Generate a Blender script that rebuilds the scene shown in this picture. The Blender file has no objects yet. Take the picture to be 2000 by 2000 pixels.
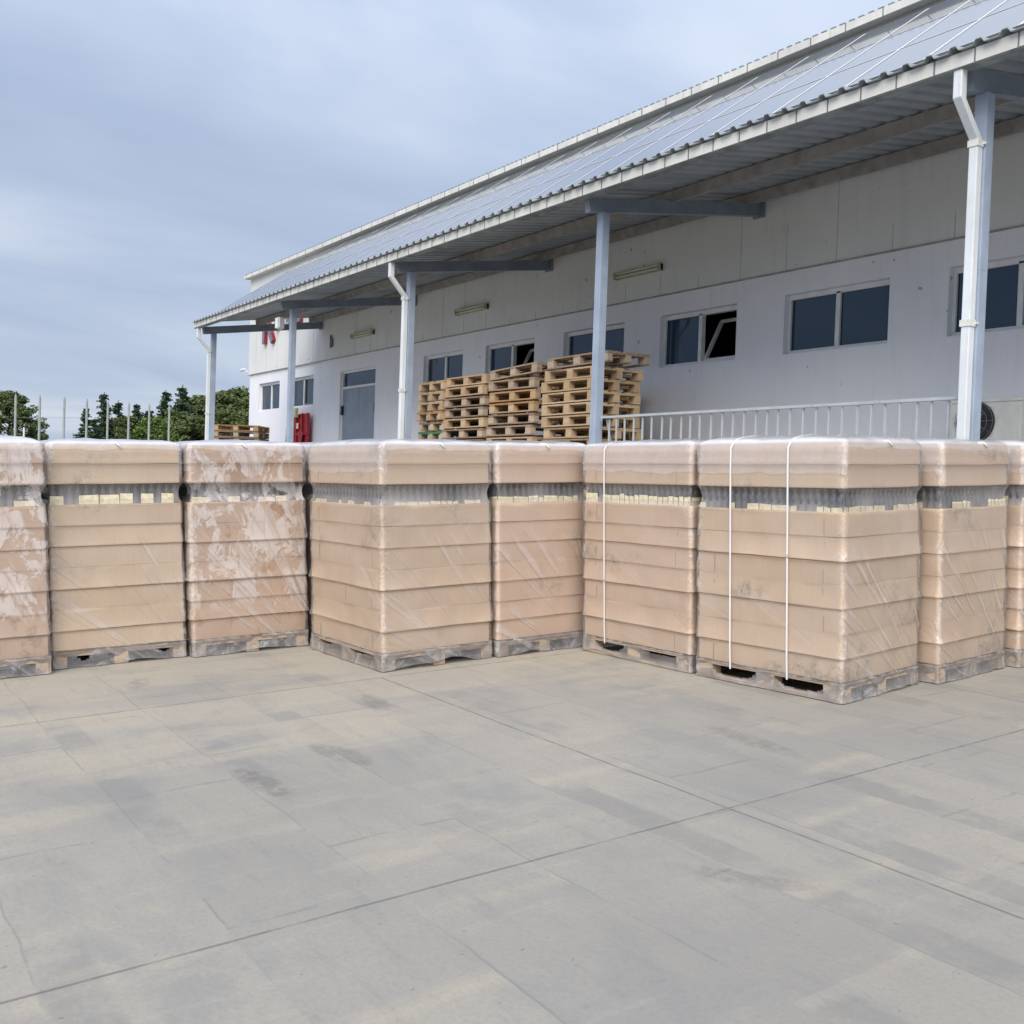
import bpy, math, random
from mathutils import Vector, Matrix, noise as mnoise

C = bpy.context.scene.collection
R = math.radians
random.seed(11)

# ------------------------------------------------------------------ camera
HC = 1.541                     # eye height above the yard under the camera
F_PX, PITCH, ROLL, YAW = 2017.0, 0.025769, 0.034036, 0.968371
def cam_axes():
    f = Vector((-math.sin(YAW)*math.cos(PITCH), math.cos(YAW)*math.cos(PITCH), -math.sin(PITCH)))
    r = Vector((math.cos(YAW), math.sin(YAW), 0)); u = r.cross(f)
    return f, math.cos(ROLL)*r + math.sin(ROLL)*u, math.cos(ROLL)*u - math.sin(ROLL)*r
FW, RT, UP = cam_axes()
cd = bpy.data.cameras.new('camera'); cam = bpy.data.objects.new('camera', cd); C.objects.link(cam)
m = Matrix((RT, UP, -FW)).transposed().to_4x4(); m.translation = Vector((0, 0, HC)); cam.matrix_world = m
cd.sensor_width = 36; cd.lens = 36*F_PX/2000; cd.clip_end = 3000; cd.clip_start = .05
bpy.context.scene.camera = cam
def at_dist(px, py, d):        # point at horizontal distance d in the direction of a picture position
    v = (px-1000)/F_PX*RT - (py-1000)/F_PX*UP + FW
    k = d/math.hypot(v.x, v.y); return Vector((0, 0, HC)) + v*k

# ------------------------------------------------------------------ light
SUN_EL, SUN_AZ = R(43), R(136)      # azimuth: clockwise from +Y
w = bpy.data.worlds.new('World'); bpy.context.scene.world = w; w.use_nodes = True
nt = w.node_tree; nt.nodes.clear()
def wn(t, **k):
    n = nt.nodes.new(t)
    for a, b in k.items(): setattr(n, a, b)
    return n
out = wn('ShaderNodeOutputWorld'); bg = wn('ShaderNodeBackground'); bg.inputs[1].default_value = .11
sky = wn('ShaderNodeTexSky', sky_type='NISHITA', sun_disc=False, sun_elevation=SUN_EL, sun_rotation=SUN_AZ,
         air_density=1.0, dust_density=2.0, ozone_density=1.0)
tc = wn('ShaderNodeTexCoord'); sep = wn('ShaderNodeSeparateXYZ'); nt.links.new(tc.outputs['Generated'], sep.inputs[0])
# project the direction on a cloud deck: (x,y)/(z+.12)
ad = wn('ShaderNodeMath', operation='ADD'); ad.inputs[1].default_value = .16
mx = wn('ShaderNodeMath', operation='MAXIMUM'); mx.inputs[1].default_value = .05
nt.links.new(sep.outputs[2], ad.inputs[0]); nt.links.new(ad.outputs[0], mx.inputs[0])
dv = wn('ShaderNodeVectorMath', operation='SCALE'); iv = wn('ShaderNodeMath', operation='DIVIDE'); iv.inputs[0].default_value = 1
nt.links.new(mx.outputs[0], iv.inputs[1]); nt.links.new(tc.outputs['Generated'], dv.inputs[0]); nt.links.new(iv.outputs[0], dv.inputs['Scale'])
mp = wn('ShaderNodeMapping'); mp.inputs['Rotation'].default_value = (0, 0, R(-34)); mp.inputs['Scale'].default_value = (.95, .52, .6)
nt.links.new(dv.outputs[0], mp.inputs[0])
n1 = wn('ShaderNodeTexNoise'); n1.inputs['Scale'].default_value = 1.25; n1.inputs['Detail'].default_value = 5; n1.inputs['Roughness'].default_value = .5; n1.inputs['Distortion'].default_value = .5
nt.links.new(mp.outputs[0], n1.inputs[0])
cr = wn('ShaderNodeValToRGB'); e = cr.color_ramp
e.elements[0].position = .30; e.elements[0].color = (3.3, 4.0, 5.5, 1)
e.elements[1].position = .72; e.elements[1].color = (6.0, 6.6, 7.6, 1)
k = e.elements.new(.5); k.color = (4.3, 5.05, 6.5, 1)
nt.links.new(n1.outputs[0], cr.inputs[0])
mixs = wn('ShaderNodeMix', data_type='RGBA'); mixs.inputs[0].default_value = .90
el = wn('ShaderNodeMapRange', interpolation_type='SMOOTHSTEP')      # overcast deck: brighter towards the zenith
for i_, q_ in enumerate((0, .12, .75, .80, 1.25)):
    if i_: el.inputs[i_].default_value = q_
nt.links.new(sep.outputs[2], el.inputs[0])
dk_ = wn('ShaderNodeVectorMath', operation='SCALE'); nt.links.new(cr.outputs[0], dk_.inputs[0]); nt.links.new(el.outputs[0], dk_.inputs['Scale'])
nt.links.new(sky.outputs[0], mixs.inputs[6]); nt.links.new(dk_.outputs[0], mixs.inputs[7])
nt.links.new(mixs.outputs[2], bg.inputs[0]); nt.links.new(bg.outputs[0], out.inputs[0])
sl = bpy.data.lights.new('sun', 'SUN'); sl.energy = 3.1; sl.angle = R(50); sl.color = (1, .92, .80)
so = bpy.data.objects.new('sun', sl); C.objects.link(so)
sd = Vector((math.sin(SUN_AZ)*math.cos(SUN_EL), math.cos(SUN_AZ)*math.cos(SUN_EL), math.sin(SUN_EL)))
so.rotation_euler = sd.to_track_quat('Z', 'Y').to_euler(); so.location = sd*40
vs = bpy.context.scene.view_settings
vs.view_transform = 'Standard'; vs.look = 'None'; vs.gamma = 1; vs.exposure = .37
bpy.context.scene.cycles.transparent_max_bounces = 16

# ------------------------------------------------------------------ materials
class M:
    def __init__(s, name, rough=.6, spec=.4, base=(.5, .5, .5)):
        s.m = bpy.data.materials.new(name); s.m.use_nodes = True; s.t = s.m.node_tree
        s.b = s.t.nodes['Principled BSDF']; s.out = s.t.nodes['Material Output']
        s.b.inputs['Roughness'].default_value = rough; s.b.inputs['Specular IOR Level'].default_value = spec
        s.b.inputs['Base Color'].default_value = (*base, 1)
    def n(s, t, **k):
        x = s.t.nodes.new(t)
        for a, b in k.items(): setattr(x, a, b)
        return x
    def l(s, a, b): s.t.links.new(a, b)
    def obj(s): return s.n('ShaderNodeTexCoord').outputs['Object']
    def seeded(s):               # object coordinates shifted by the thing's own seed
        at = s.n('ShaderNodeAttribute', attribute_type='OBJECT', attribute_name='seed')
        c = s.n('ShaderNodeCombineXYZ')
        mu = s.math('MULTIPLY', at.outputs['Fac'], 7.31)
        s.l(mu, c.inputs[0]); s.l(mu, c.inputs[1])
        v = s.n('ShaderNodeVectorMath', operation='ADD'); s.l(s.obj(), v.inputs[0]); s.l(c.outputs[0], v.inputs[1])
        return v.outputs[0]
    def mapped(s, v, sc=(1, 1, 1), rot=(0, 0, 0)):
        x = s.n('ShaderNodeMapping'); x.inputs['Scale'].default_value = sc; x.inputs['Rotation'].default_value = rot
        s.l(v, x.inputs[0]); return x.outputs[0]
    def noise(s, v, scale, detail=3, rough=.5, dist=0):
        x = s.n('ShaderNodeTexNoise'); x.inputs['Scale'].default_value = scale; x.inputs['Detail'].default_value = detail
        x.inputs['Roughness'].default_value = rough; x.inputs['Distortion'].default_value = dist
        s.l(v, x.inputs[0]); return x.outputs[0]
    def math(s, op, a, b=None, c=None, clamp=False):
        x = s.n('ShaderNodeMath', operation=op); x.use_clamp = clamp
        for i, q in enumerate((a, b, c)):
            if q is None: continue
            if isinstance(q, (int, float)): x.inputs[i].default_value = q
            else: s.l(q, x.inputs[i])
        return x.outputs[0]
    def ramp(s, f, lo, hi, a=0., b=1.):
        x = s.n('ShaderNodeMapRange'); x.interpolation_type = 'SMOOTHSTEP'
        for i, q in enumerate((f, lo, hi, a, b)):
            if isinstance(q, (int, float)): x.inputs[i].default_value = q
            else: s.l(q, x.inputs[i])
        return x.outputs[0]
    def mix(s, f, a, b, mode='MIX'):
        x = s.n('ShaderNodeMix', data_type='RGBA', blend_type=mode)
        for i, q in ((0, f), (6, a), (7, b)):
            if isinstance(q, (int, float)): x.inputs[i].default_value = q
            elif isinstance(q, tuple): x.inputs[i].default_value = (*q, 1)
            else: s.l(q, x.inputs[i])
        return x.outputs[2]
    def xyz(s, v):
        x = s.n('ShaderNodeSeparateXYZ'); s.l(v, x.inputs[0]); return x.outputs
    def col(s, c): s.l(c, s.b.inputs['Base Color'])
    def bump(s, h, st=.3, d=.01):
        x = s.n('ShaderNodeBump'); x.inputs['Strength'].default_value = st; x.inputs['Distance'].default_value = d
        s.l(h, x.inputs['Height']); s.l(x.outputs[0], s.b.inputs['Normal']); return x.outputs[0]
    def rnd(s): return s.n('ShaderNodeObjectInfo').outputs['Random']

def simple(name, base, rough=.55, var=.12, scale=6, metal=0, spec=.4, dirt=None, bump=0):
    a = M(name, rough, spec, base); a.b.inputs['Metallic'].default_value = metal
    v = a.obj(); n = a.noise(v, scale, 4, .6)
    dark = tuple(c*(1-var*2) for c in base); lite = tuple(min(1, c*(1+var)) for c in base)
    c = a.mix(a.ramp(n, .3, .7), dark, lite)
    if dirt:
        z = a.noise(a.mapped(v, (5, 5, .7)), 3, 4, .7)
        c = a.mix(a.ramp(z, .56, .75, 0, .55), c, dirt)
    a.col(c)
    if bump: a.bump(a.noise(v, scale*8, 3), bump, .004)
    return a.m

MAT = {}
# painted render of the lower wall and the cladding panels above
def wall_mat(name, base, tint):
    a = M(name, .75, .25); v = a.obj()
    big = a.noise(v, .55, 3, .5); fine = a.noise(v, 9, 5, .65)
    st = a.noise(a.mapped(v, (3.2, 3.2, .35)), 2.2, 4, .6)
    c = a.mix(a.ramp(big, .3, .7, 0, .8), base, tint)
    c = a.mix(a.ramp(st, .48, .75, 0, .16), c, tuple(q*.58 for q in base))
    dr_ = a.math('MULTIPLY', a.ramp(a.noise(a.mapped(v, (9, 9, .5)), 2.5, 3, .6), .60, .70), a.ramp(a.noise(v, .8, 3), .45, .62)); c = a.mix(a.math('MULTIPLY', dr_, .09), c, (.20, .19, .17))
    c = a.mix(a.ramp(fine, .66, .8, 0, .25), c, tuple(q*.6 for q in base))
    sp_ = a.math('MULTIPLY', a.ramp(a.noise(v, 7, 1, .5), .735, .76), a.ramp(a.noise(v, 1.1, 2), .45, .55)); c = a.mix(a.math('MULTIPLY', sp_, .6), c, (.13, .12, .11))
    a.col(c); a.bump(fine, .12, .004); return a.m
MAT['wall'] = wall_mat('painted_render', (.74, .76, .82), (.68, .70, .78))
MAT['panel'] = wall_mat('cladding_panel', (.66, .68, .70), (.60, .62, .64))
MAT['joint'] = simple('panel_joint', (.33, .33, .33), .8)
MAT['frame'] = simple('window_frame_white', (.66, .68, .72), .4, .05)
MAT['steel'] = simple('blue_grey_steel_paint', (.33, .40, .52), .45, .06, 3, dirt=(.26, .30, .36))
MAT['beam'] = simple('dark_steel_paint', (.20, .24, .30), .5, .08, 3)
MAT['purlin'] = simple('purlin_timber_grey', (.26, .25, .24), .7, .12, 5)
MAT['pvc'] = simple('white_downpipe', (.68, .73, .78), .35, .04, 2, dirt=(.5, .50, .48))
MAT['gutter'] = simple('stained_gutter', (.66, .67, .65), .45, .06, 3, dirt=(.30, .29, .24))
MAT['bracket'] = simple('gutter_bracket', (.16, .17, .18), .5, .1)
MAT['sheet'] = simple('galvanised_sheet', (.30, .33, .36), .5, .08, 2, metal=.2)
MAT['tile'] = simple('dark_eave_sheet', (.20, .23, .24), .6, .2, 5)
MAT['door'] = simple('blue_grey_door', (.22, .27, .35), .45, .05, 2)
MAT['concrete'] = simple('dock_concrete', (.42, .41, .39), .85, .12, 2, bump=.2)
MAT['dark'] = simple('dark_interior', (.24, .19, .15), .8, .2)
MAT['black'] = simple('black_metal', (.02, .02, .022), .45, .1)
MAT['red'] = simple('red_paint', (.36, .018, .028), .5, .12, 5)
MAT['letter'] = simple('grey_letter_front', (.16, .155, .20), .35, .08)
MAT['letter_side'] = simple('red_letter_side', (.22, .018, .032), .45, .08)
MAT['cream'] = simple('cream_paper', (.72, .66, .47), .7, .1, 30)
MAT['yellowbox'] = simple('pale_yellow_plastic', (.62, .58, .36), .5, .08)
MAT['lampbody'] = simple('aged_lamp_housing', (.40, .40, .32), .5, .1)
MAT['tube'] = simple('unlit_tube', (.62, .64, .50), .3, .03)
MAT['acbody'] = simple('grey_white_casing', (.55, .57, .55), .5, .06, 3, dirt=(.4, .4, .36))
MAT['lamp_glass'] = simple('flood_glass', (.75, .78, .82), .12, .04)
MAT['alu'] = simple('aluminium', (.62, .64, .66), .35, .05, metal=.6)
MAT['alu_dark'] = simple('aluminium_edge', (.20, .215, .22), .5, .08)
MAT['galv'] = simple('galvanised_pole', (.36, .38, .39), .5, .1, 1.5)
MAT['strap'] = simple('white_strap', (.80, .80, .82), .4, .03)
MAT['rail'] = simple('pale_rail_paint', (.42, .47, .50), .5, .06, 4, dirt=(.30, .17, .09))
MAT['bark'] = simple('bark', (.10, .07, .05), .9, .3, 6)

a = M('window_glass', .04, .5, (.018, .034, .058)); a.b.inputs['IOR'].default_value = 1.5; a.b.inputs['Specular Tint'].default_value = (.58, .76, 1, 1)
v = a.obj(); a.bump(a.noise(v, .9, 2), .05, .01); MAT['glass'] = a.m

a = M('solar_cells', .07, 1.0); v = a.obj(); x, y, z = a.xyz(v)
f = a.math('FRACT', a.math('MULTIPLY', x, 1/.155)); g = a.math('LESS_THAN', f, .05)
a.col(a.mix(g, (.13, .15, .19), (.20, .22, .26))); a.b.inputs['IOR'].default_value = 2.2; MAT['pv'] = a.m
MAT['pvframe'] = simple('panel_frame_white', (.74, .76, .78), .35, .03)

# concrete yard
a = M('yard_concrete', .86, .25); v = a.obj(); x, y, z = a.xyz(v)
nz = a.noise(v, 1.1, 4, .6); ny = a.noise(v, .35, 3, .5)
xw = a.math('ADD', x, a.math('MULTIPLY_ADD', nz, .12, -.06)); yw = a.math('ADD', y, a.math('MULTIPLY_ADD', nz, .09, -.045))
base = a.mix(a.ramp(a.noise(v, .55, 4, .6), .3, .72), (.280, .268, .246), (.332, .315, .281))
# formwork strips: cells .6 m x 1.55 m with a darker strip along some of their edges
cx = a.math('MULTIPLY', xw, 1/1.55); cy = a.math('MULTIPLY', yw, 1/.585)
ry = a.math('FLOOR', cy); rx = a.math('FLOOR', a.math('ADD', cx, a.math('MULTIPLY', ry, .31)))
cc = a.n('ShaderNodeCombineXYZ'); a.l(rx, cc.inputs[0]); a.l(ry, cc.inputs[1])
wh = a.n('ShaderNodeTexWhiteNoise', noise_dimensions='3D'); a.l(cc.outputs[0], wh.inputs[0])
fy = a.math('FRACT', cy); fx = a.math('FRACT', a.math('ADD', cx, a.math('MULTIPLY', ry, .31)))
band = a.math('MULTIPLY', a.ramp(fy, .0, .03), a.ramp(fy, .34, .28))
band = a.math('MULTIPLY', band, a.math('MULTIPLY', a.ramp(fx, .02, .06), a.ramp(fx, .98, .80)))
band = a.math('MULTIPLY', band, a.ramp(wh.outputs[0], .42, .62))
band = a.math('MULTIPLY', band, a.ramp(a.noise(v, 2.6, 5, .7), .34, .6))
base = a.mix(a.math('MULTIPLY', band, .5), base, (.19, .19, .19))
cell = a.mix(wh.outputs[0], (.93, .94, .96), (1.05, 1.04, 1.02))
base = a.mix(1.0, base, cell, 'MULTIPLY')
# cloudy grey water marks and beige dust
clean = a.ramp(a.noise(a.mapped(v, (.55, 1.2, 1)), 1.5, 6, .68, .6), .47, .66)
base = a.mix(a.math('MULTIPLY', clean, .5), base, (.225, .227, .230))
dust = a.ramp(a.math('ADD', a.noise(a.mapped(v, (1.5, .5, 1)), 1.3, 5, .65), a.ramp(x, -3.6, -6.6, -.04, .13)), .50, .68)
base = a.mix(a.math('MULTIPLY', dust, .58), base, (.40, .36, .295))
edge = a.math('SUBTRACT', 1.0, a.ramp(a.math('MINIMUM', fx, a.math('SUBTRACT', 1.0, fx)), .0, .06)); edge = a.math('MULTIPLY', edge, a.ramp(nz, .4, .6))
base = a.mix(a.math('MULTIPLY', edge, .38), base, (.43, .38, .30))
hair = a.math('MULTIPLY', a.math('SUBTRACT', 1.0, a.ramp(a.math('ABSOLUTE', a.math('SUBTRACT', a.math('FRACT', cy), .0)), .008, .022)), a.ramp(a.noise(v, 1.8, 5, .7), .42, .55))
hair2 = a.math('MULTIPLY', a.math('SUBTRACT', 1.0, a.ramp(a.math('ABSOLUTE', a.math('SUBTRACT', fx, .5)), .003, .009)), a.ramp(a.noise(v, 2.3, 5, .7), .45, .58))
base = a.mix(a.math('MULTIPLY', a.math('MAXIMUM', hair, hair2), .38), base, (.15, .145, .14))
swp = a.noise(a.mapped(v, (1.2, 7, 1), (0, 0, R(8))), 1.6, 6, .72); base = a.mix(a.ramp(swp, .52, .70, 0, .28), base, (.20, .20, .205))
swq = a.noise(a.mapped(v, (6, 1.1, 1), (0, 0, R(-5))), 1.4, 6, .72); base = a.mix(a.ramp(swq, .54, .72, 0, .26), base, (.40, .37, .32))
spk = a.ramp(a.noise(v, 24, 3, .6), .70, .745); base = a.mix(a.math('MULTIPLY', spk, .5), base, (.12, .11, .10))
grain = a.noise(v, 55, 4, .7)
base = a.mix(a.ramp(grain, .35, .8, 0, .35), base, (.20, .195, .185))
# saw-cut joints between slabs
def seam(c, pos, wd, wob):
    d = a.math('ABSOLUTE', a.math('ADD', a.math('SUBTRACT', c, pos), a.math('MULTIPLY_ADD', wob, .03, -.015)))
    return a.math('SUBTRACT', 1.0, a.ramp(d, wd*.4, wd))
wob = a.noise(v, .9, 4, .6)
s = seam(x, -6.56, .012, wob)
for px in (-3.19, .2, 3.6): s = a.math('MAXIMUM', s, seam(x, px, .010, wob))
right = a.math('GREATER_THAN', x, -6.56)
for py in (-3.4, 0.02, 3.42, 6.5): s = a.math('MAXIMUM', s, a.math('MULTIPLY', seam(y, py, .010, wob), right))
s = a.math('MULTIPLY', s, a.ramp(a.noise(v, 7, 3), .3, .55, .35, 1))
base = a.mix(a.math('MULTIPLY', s, .62), base, (.11, .105, .10))
# three dark scuffs with their own shape
def scuff(cx_, cy_, lx, ly, rot, st, base):
    q = a.n('ShaderNodeVectorMath', operation='SUBTRACT'); a.l(v, q.inputs[0]); q.inputs[1].default_value = (cx_, cy_, 0)
    p = a.mapped(q.outputs[0], (1, 1, 0), (0, 0, rot)); px_, py_, _ = a.xyz(p)
    r2 = a.math('ADD', a.math('POWER', a.math('ABSOLUTE', a.math('DIVIDE', px_, lx)), 2.), a.math('POWER', a.math('ABSOLUTE', a.math('DIVIDE', py_, ly)), 2.))
    mask = a.math('SUBTRACT', 1.0, a.ramp(a.math('ADD', r2, a.math('MULTIPLY_ADD', a.noise(v, 9, 4, .7), 1.4, -.7)), .35, 1.15))
    mask = a.math('MULTIPLY', mask, a.ramp(a.noise(v, 16, 5, .75), .32, .62))
    return a.mix(a.math('MULTIPLY', mask, st), base, (.115, .11, .105))
base = scuff(-4.72, 1.84, .34, .085, R(-4), .5, base)
base = scuff(-4.95, 2.36, .30, .10, R(-10), .38, base)
base = scuff(-7.35, 1.95, .22, .08, R(20), .35, base)
base = scuff(-3.9, 4.35, .40, .09, R(5), .35, base)
base = scuff(-5.9, 3.05, .26, .08, R(12), .4, base)
base = scuff(-2.6, 2.9, .30, .07, R(-30), .3, base)
a.col(base); a.bump(a.math('ADD', grain, a.math('MULTIPLY', s, -2.)), .25, .006); MAT['yard'] = a.m

a = M('dry_grass', .9, .2); v = a.obj(); a.col(a.mix(a.noise(v, .4, 5, .6), (.06, .09, .03), (.14, .13, .06))); MAT['grass'] = a.m

# cardboard
a = M('cardboard', .72, .25); v = a.seeded(); o = a.obj()
base = a.mix(a.rnd(), (.77, .595, .40), (.82, .64, .44))
tn = a.n('ShaderNodeAttribute', attribute_type='OBJECT', attribute_name='tone').outputs['Fac']
base = a.mix(tn, base, (.80, .575, .42))
flute = a.noise(a.mapped(o, (38, 38, .6)), 2, 2, .5)
base = a.mix(a.ramp(flute, .35, .7, 0, .16), base, (.62, .44, .30))
big = a.noise(v, 1.6, 3, .5); base = a.mix(a.ramp(big, .4, .7, 0, .35), base, (.84, .68, .51))
stn = a.math('MULTIPLY', a.ramp(a.noise(a.mapped(v, (1.4, 1.4, 2.6)), 1.15, 2, .4), .555, .72), a.ramp(a.noise(v, 11, 6, .8), .42, .66))
base = a.mix(a.math('MULTIPLY', stn, .75), base, (.16, .125, .085))
x, y, z = a.xyz(o)
a.col(base); a.bump(flute, .12, .004); MAT['card'] = a.m
MAT['crease'] = simple('card_crease', (.33, .22, .15), .8)
MAT['slip'] = simple('pale_slip_sheet', (.60, .56, .52), .7, .05, 3)
# wet orange-brown cardboard for the two soaked loads
a = M('soaked_cardboard', .6, .35); v = a.seeded()
base = a.mix(a.rnd(), (.70, .48, .31), (.76, .54, .37))
wet = a.ramp(a.noise(v, 3.2, 5, .7), .53, .62); base = a.mix(a.math('MULTIPLY', wet, .8), base, (.48, .235, .06))
drk = a.ramp(a.noise(v, 6, 6, .8), .60, .72); base = a.mix(a.math('MULTIPLY', drk, .5), base, (.13, .085, .05))
a.col(base); MAT['wetcard'] = a.m

a = M('jar_glass', .12, .6, (.20, .23, .27)); a.b.inputs['Coat Weight'].default_value = .4; v = a.obj()
a.col(a.mix(a.noise(v, 22, 2), (.085, .10, .125), (.15, .17, .205))); MAT['jar'] = a.m
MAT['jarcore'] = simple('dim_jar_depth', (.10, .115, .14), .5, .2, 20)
def wood(name, c1, c2, c3):
    a = M(name, .8, .25); o = a.obj(); v = a.n('ShaderNodeVectorMath', operation='ADD'); a.l(o, v.inputs[0])
    cb = a.n('ShaderNodeCombineXYZ'); a.l(a.math('MULTIPLY', a.rnd(), 37.), cb.inputs[0]); a.l(cb.outputs[0], v.inputs[1]); v = v.outputs[0]
    c = a.mix(a.ramp(a.rnd(), .1, .9), c1, c2)
    g = a.noise(a.mapped(v, (3, 14, 22)), 3, 4, .6); c = a.mix(a.ramp(g, .4, .75, 0, .55), c, c3)
    k = a.ramp(a.noise(v, 5, 4, .7), .6, .75, 0, .5); c = a.mix(k, c, tuple(q*.45 for q in c3))
    a.col(c); a.bump(g, .3, .004); return a.m
MAT['wood_light'] = wood('fresh_pallet_wood', (.45, .325, .20), (.55, .42, .28), (.30, .20, .12))
MAT['wood_grey'] = wood('weathered_pallet_wood', (.24, .18, .13), (.36, .27, .19), (.13, .095, .07))
MAT['wood_orange'] = wood('orange_pallet_wood', (.40, .23, .11), (.45, .29, .16), (.24, .12, .05))
MAT['wood_green'] = wood('green_painted_wood', (.07, .20, .10), (.10, .26, .13), (.05, .10, .06))
MAT['wood_old'] = wood('dusty_pallet_wood', (.40, .32, .25), (.48, .385, .30), (.26, .20, .16))

# stretch film: a translucent hood, whiter where it hangs double or wet
def film_mat(name, patchy):
    a = M(name, .28, .5); v = a.seeded(); o = a.obj(); x, y, z = a.xyz(o)
    sd_ = a.n('ShaderNodeAttribute', attribute_type='OBJECT', attribute_name='seed').outputs['Fac']
    nb = a.noise(v, 2.2, 4, .6); nf = a.noise(v, 14, 5, .7)
    onx = a.math('GREATER_THAN', a.math('ADD', x, -.115), a.math('ABSOLUTE', y))      # the face that looks along +X
    # tension folds: glints painted as pale streaks fanning out from low beside each face
    def fan(cu, u0, w0, k_, stretch):
        du = a.math('SUBTRACT', u0, cu); dz = a.math('ADD', z, w0)
        ang = a.math('ARCTAN2', dz, du); rad = a.math('SQRT', a.math('ADD', a.math('MULTIPLY', du, du), a.math('MULTIPLY', dz, dz)))
        cb = a.n('ShaderNodeCombineXYZ'); a.l(a.math('MULTIPLY', ang, k_), cb.inputs[0]); a.l(a.math('MULTIPLY', rad, stretch), cb.inputs[1]); a.l(a.math('MULTIPLY', sd_, 3.7), cb.inputs[2])
        return a.noise(cb.outputs[0], 1.0, 2, .5, .15)
    f1 = fan(y, .95, .55, 24., 1.1); f2 = fan(x, 1.5, .25, 15., 1.2)
    s1 = a.ramp(f1, .52, .66); s2 = a.math('MULTIPLY', a.ramp(f2, .58, .72), .55)
    mxf = a.n('ShaderNodeMix', data_type='FLOAT'); a.l(onx, mxf.inputs[0]); a.l(s2, mxf.inputs[2]); a.l(s1, mxf.inputs[3]); fold = mxf.outputs[0]
    fold = a.math('MULTIPLY', fold, a.math('MULTIPLY', a.ramp(z, 1.18, .80), a.ramp(a.noise(v, 1.7, 2), .30, .52)))
    al = a.math('MULTIPLY_ADD', a.ramp(nb, .3, .7), .07, .13)
    al = a.math('ADD', al, a.math('MULTIPLY', fold, .17))
    vert = a.ramp(a.noise(a.mapped(v, (16, 16, .5)), 2, 3, .6), .55, .75)
    al = a.math('ADD', al, a.math('MULTIPLY', vert, .035))
    # doubled film that hangs down from the top, long on the broad side and short on the other
    nn = a.noise(a.mapped(v, (2.2, 2.2, 2)), 1.6, 5, .6)
    mk = a.n('ShaderNodeMix', data_type='FLOAT'); a.l(onx, mk.inputs[0]); mk.inputs[2].default_value = 1.455; mk.inputs[3].default_value = 1.622
    skirt = a.math('ADD', mk.outputs[0], a.math('MULTIPLY_ADD', nn, .10, -.05))
    top = a.ramp(a.math('SUBTRACT', z, skirt), -.004, .010)
    al = a.math('ADD', al, a.math('MULTIPLY', top, a.math('MULTIPLY_ADD', nb, .22, .10)))
    # corners of the cap are crumpled and whiter
    cn = a.math('MULTIPLY', a.ramp(a.math('SUBTRACT', a.math('ABSOLUTE', y), a.math('ADD', a.math('MULTIPLY', nn, .10), .39)), 0, .04), a.ramp(z, 1.42, 1.52))
    al = a.math('ADD', al, a.math('MULTIPLY', a.math('MULTIPLY', cn, onx), .22))
    flat = a.ramp(z, 1.652, 1.676); al = a.math('ADD', al, a.math('MULTIPLY', flat, .42))
    bnd = a.math('MULTIPLY', a.ramp(z, 1.205, 1.22), a.ramp(z, 1.37, 1.355))
    al = a.math('ADD', al, a.math('MULTIPLY', bnd, a.math('MULTIPLY_ADD', a.ramp(a.noise(a.mapped(v, (1, 1, .3)), 2.5, 3), .35, .7), .20, -.06)))
    eg = a.math('MINIMUM', a.math('DIVIDE', a.math('ABSOLUTE', x), .60), a.math('DIVIDE', a.math('ABSOLUTE', y), .492))
    cre = a.math('MULTIPLY', a.ramp(eg, .86, .97), a.ramp(a.noise(a.mapped(v, (1, 1, .8), (R(35), R(20), 0)), 12, 5, .7, 1.5), .46, .62))
    al = a.math('ADD', al, a.math('MULTIPLY', cre, .26))
    foot = a.ramp(z, .135, .12); cr0 = a.ramp(a.noise(v, 5.5, 4, .6, 1.2), .42, .74)
    al = a.math('ADD', al, a.math('MULTIPLY', foot, a.math('MULTIPLY_ADD', cr0, .20, .03)))
    if patchy:
        p1 = a.noise(a.mapped(v, (1.2, 1.9, 1.5), (R(30), 0, 0)), 2.6, 7, .68, .55)
        f3 = fan(y, .8, .5, 9., 2.2)
        p = a.math('MULTIPLY', a.ramp(a.math('ADD', p1, a.math('MULTIPLY_ADD', f3, .22, -.11)), .455, .545), a.ramp(z, .22, .50))
        p = a.math('MULTIPLY', p, a.math('MULTIPLY_ADD', nf, .6, .52))
        stq = fan(y, .8, .5, 30., 1.6); p = a.math('MULTIPLY', p, a.ramp(stq, .32, .55, .60, 1.0)); p = a.math('MAXIMUM', p, a.math('MULTIPLY', a.ramp(stq, .62, .72), a.math('MULTIPLY', a.ramp(z, .22, .50), .5)))
        run = a.ramp(a.noise(a.mapped(v, (34, 34, .8)), 3, 3, .6), .60, .66)
        p = a.math('MULTIPLY', p, a.math('SUBTRACT', 1.0, a.math('MULTIPLY', run, .45)))
        al = a.math('MAXIMUM', al, a.math('MULTIPLY', p, .66))
    al = a.math('MINIMUM', al, .93)
    c = a.mix(a.ramp(nf, .4, .7, 0, .5), (.82, .775, .765), (.72, .68, .68))
    c = a.mix(a.ramp(z, 1.40, 1.64), c, (.73, .72, .76))
    c = a.mix(a.math('MULTIPLY', foot, .5), c, (.50, .53, .60))
    if patchy:
        rn2 = a.math('MULTIPLY', a.ramp(a.noise(a.mapped(v, (40, 40, .9)), 3, 2, .6), .64, .68), a.ramp(a.noise(v, 2.4, 3), .47, .6)); c = a.mix(a.math('MULTIPLY', rn2, .75), c, (.20, .17, .17))
    a.col(c)
    cr_ = a.noise(v, 26, 4, .7, 1.2)
    h = a.math('ADD', fold, a.math('MULTIPLY', cr_, a.math('MULTIPLY_ADD', a.math('MAXIMUM', foot, top), .45, .06)))
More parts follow.
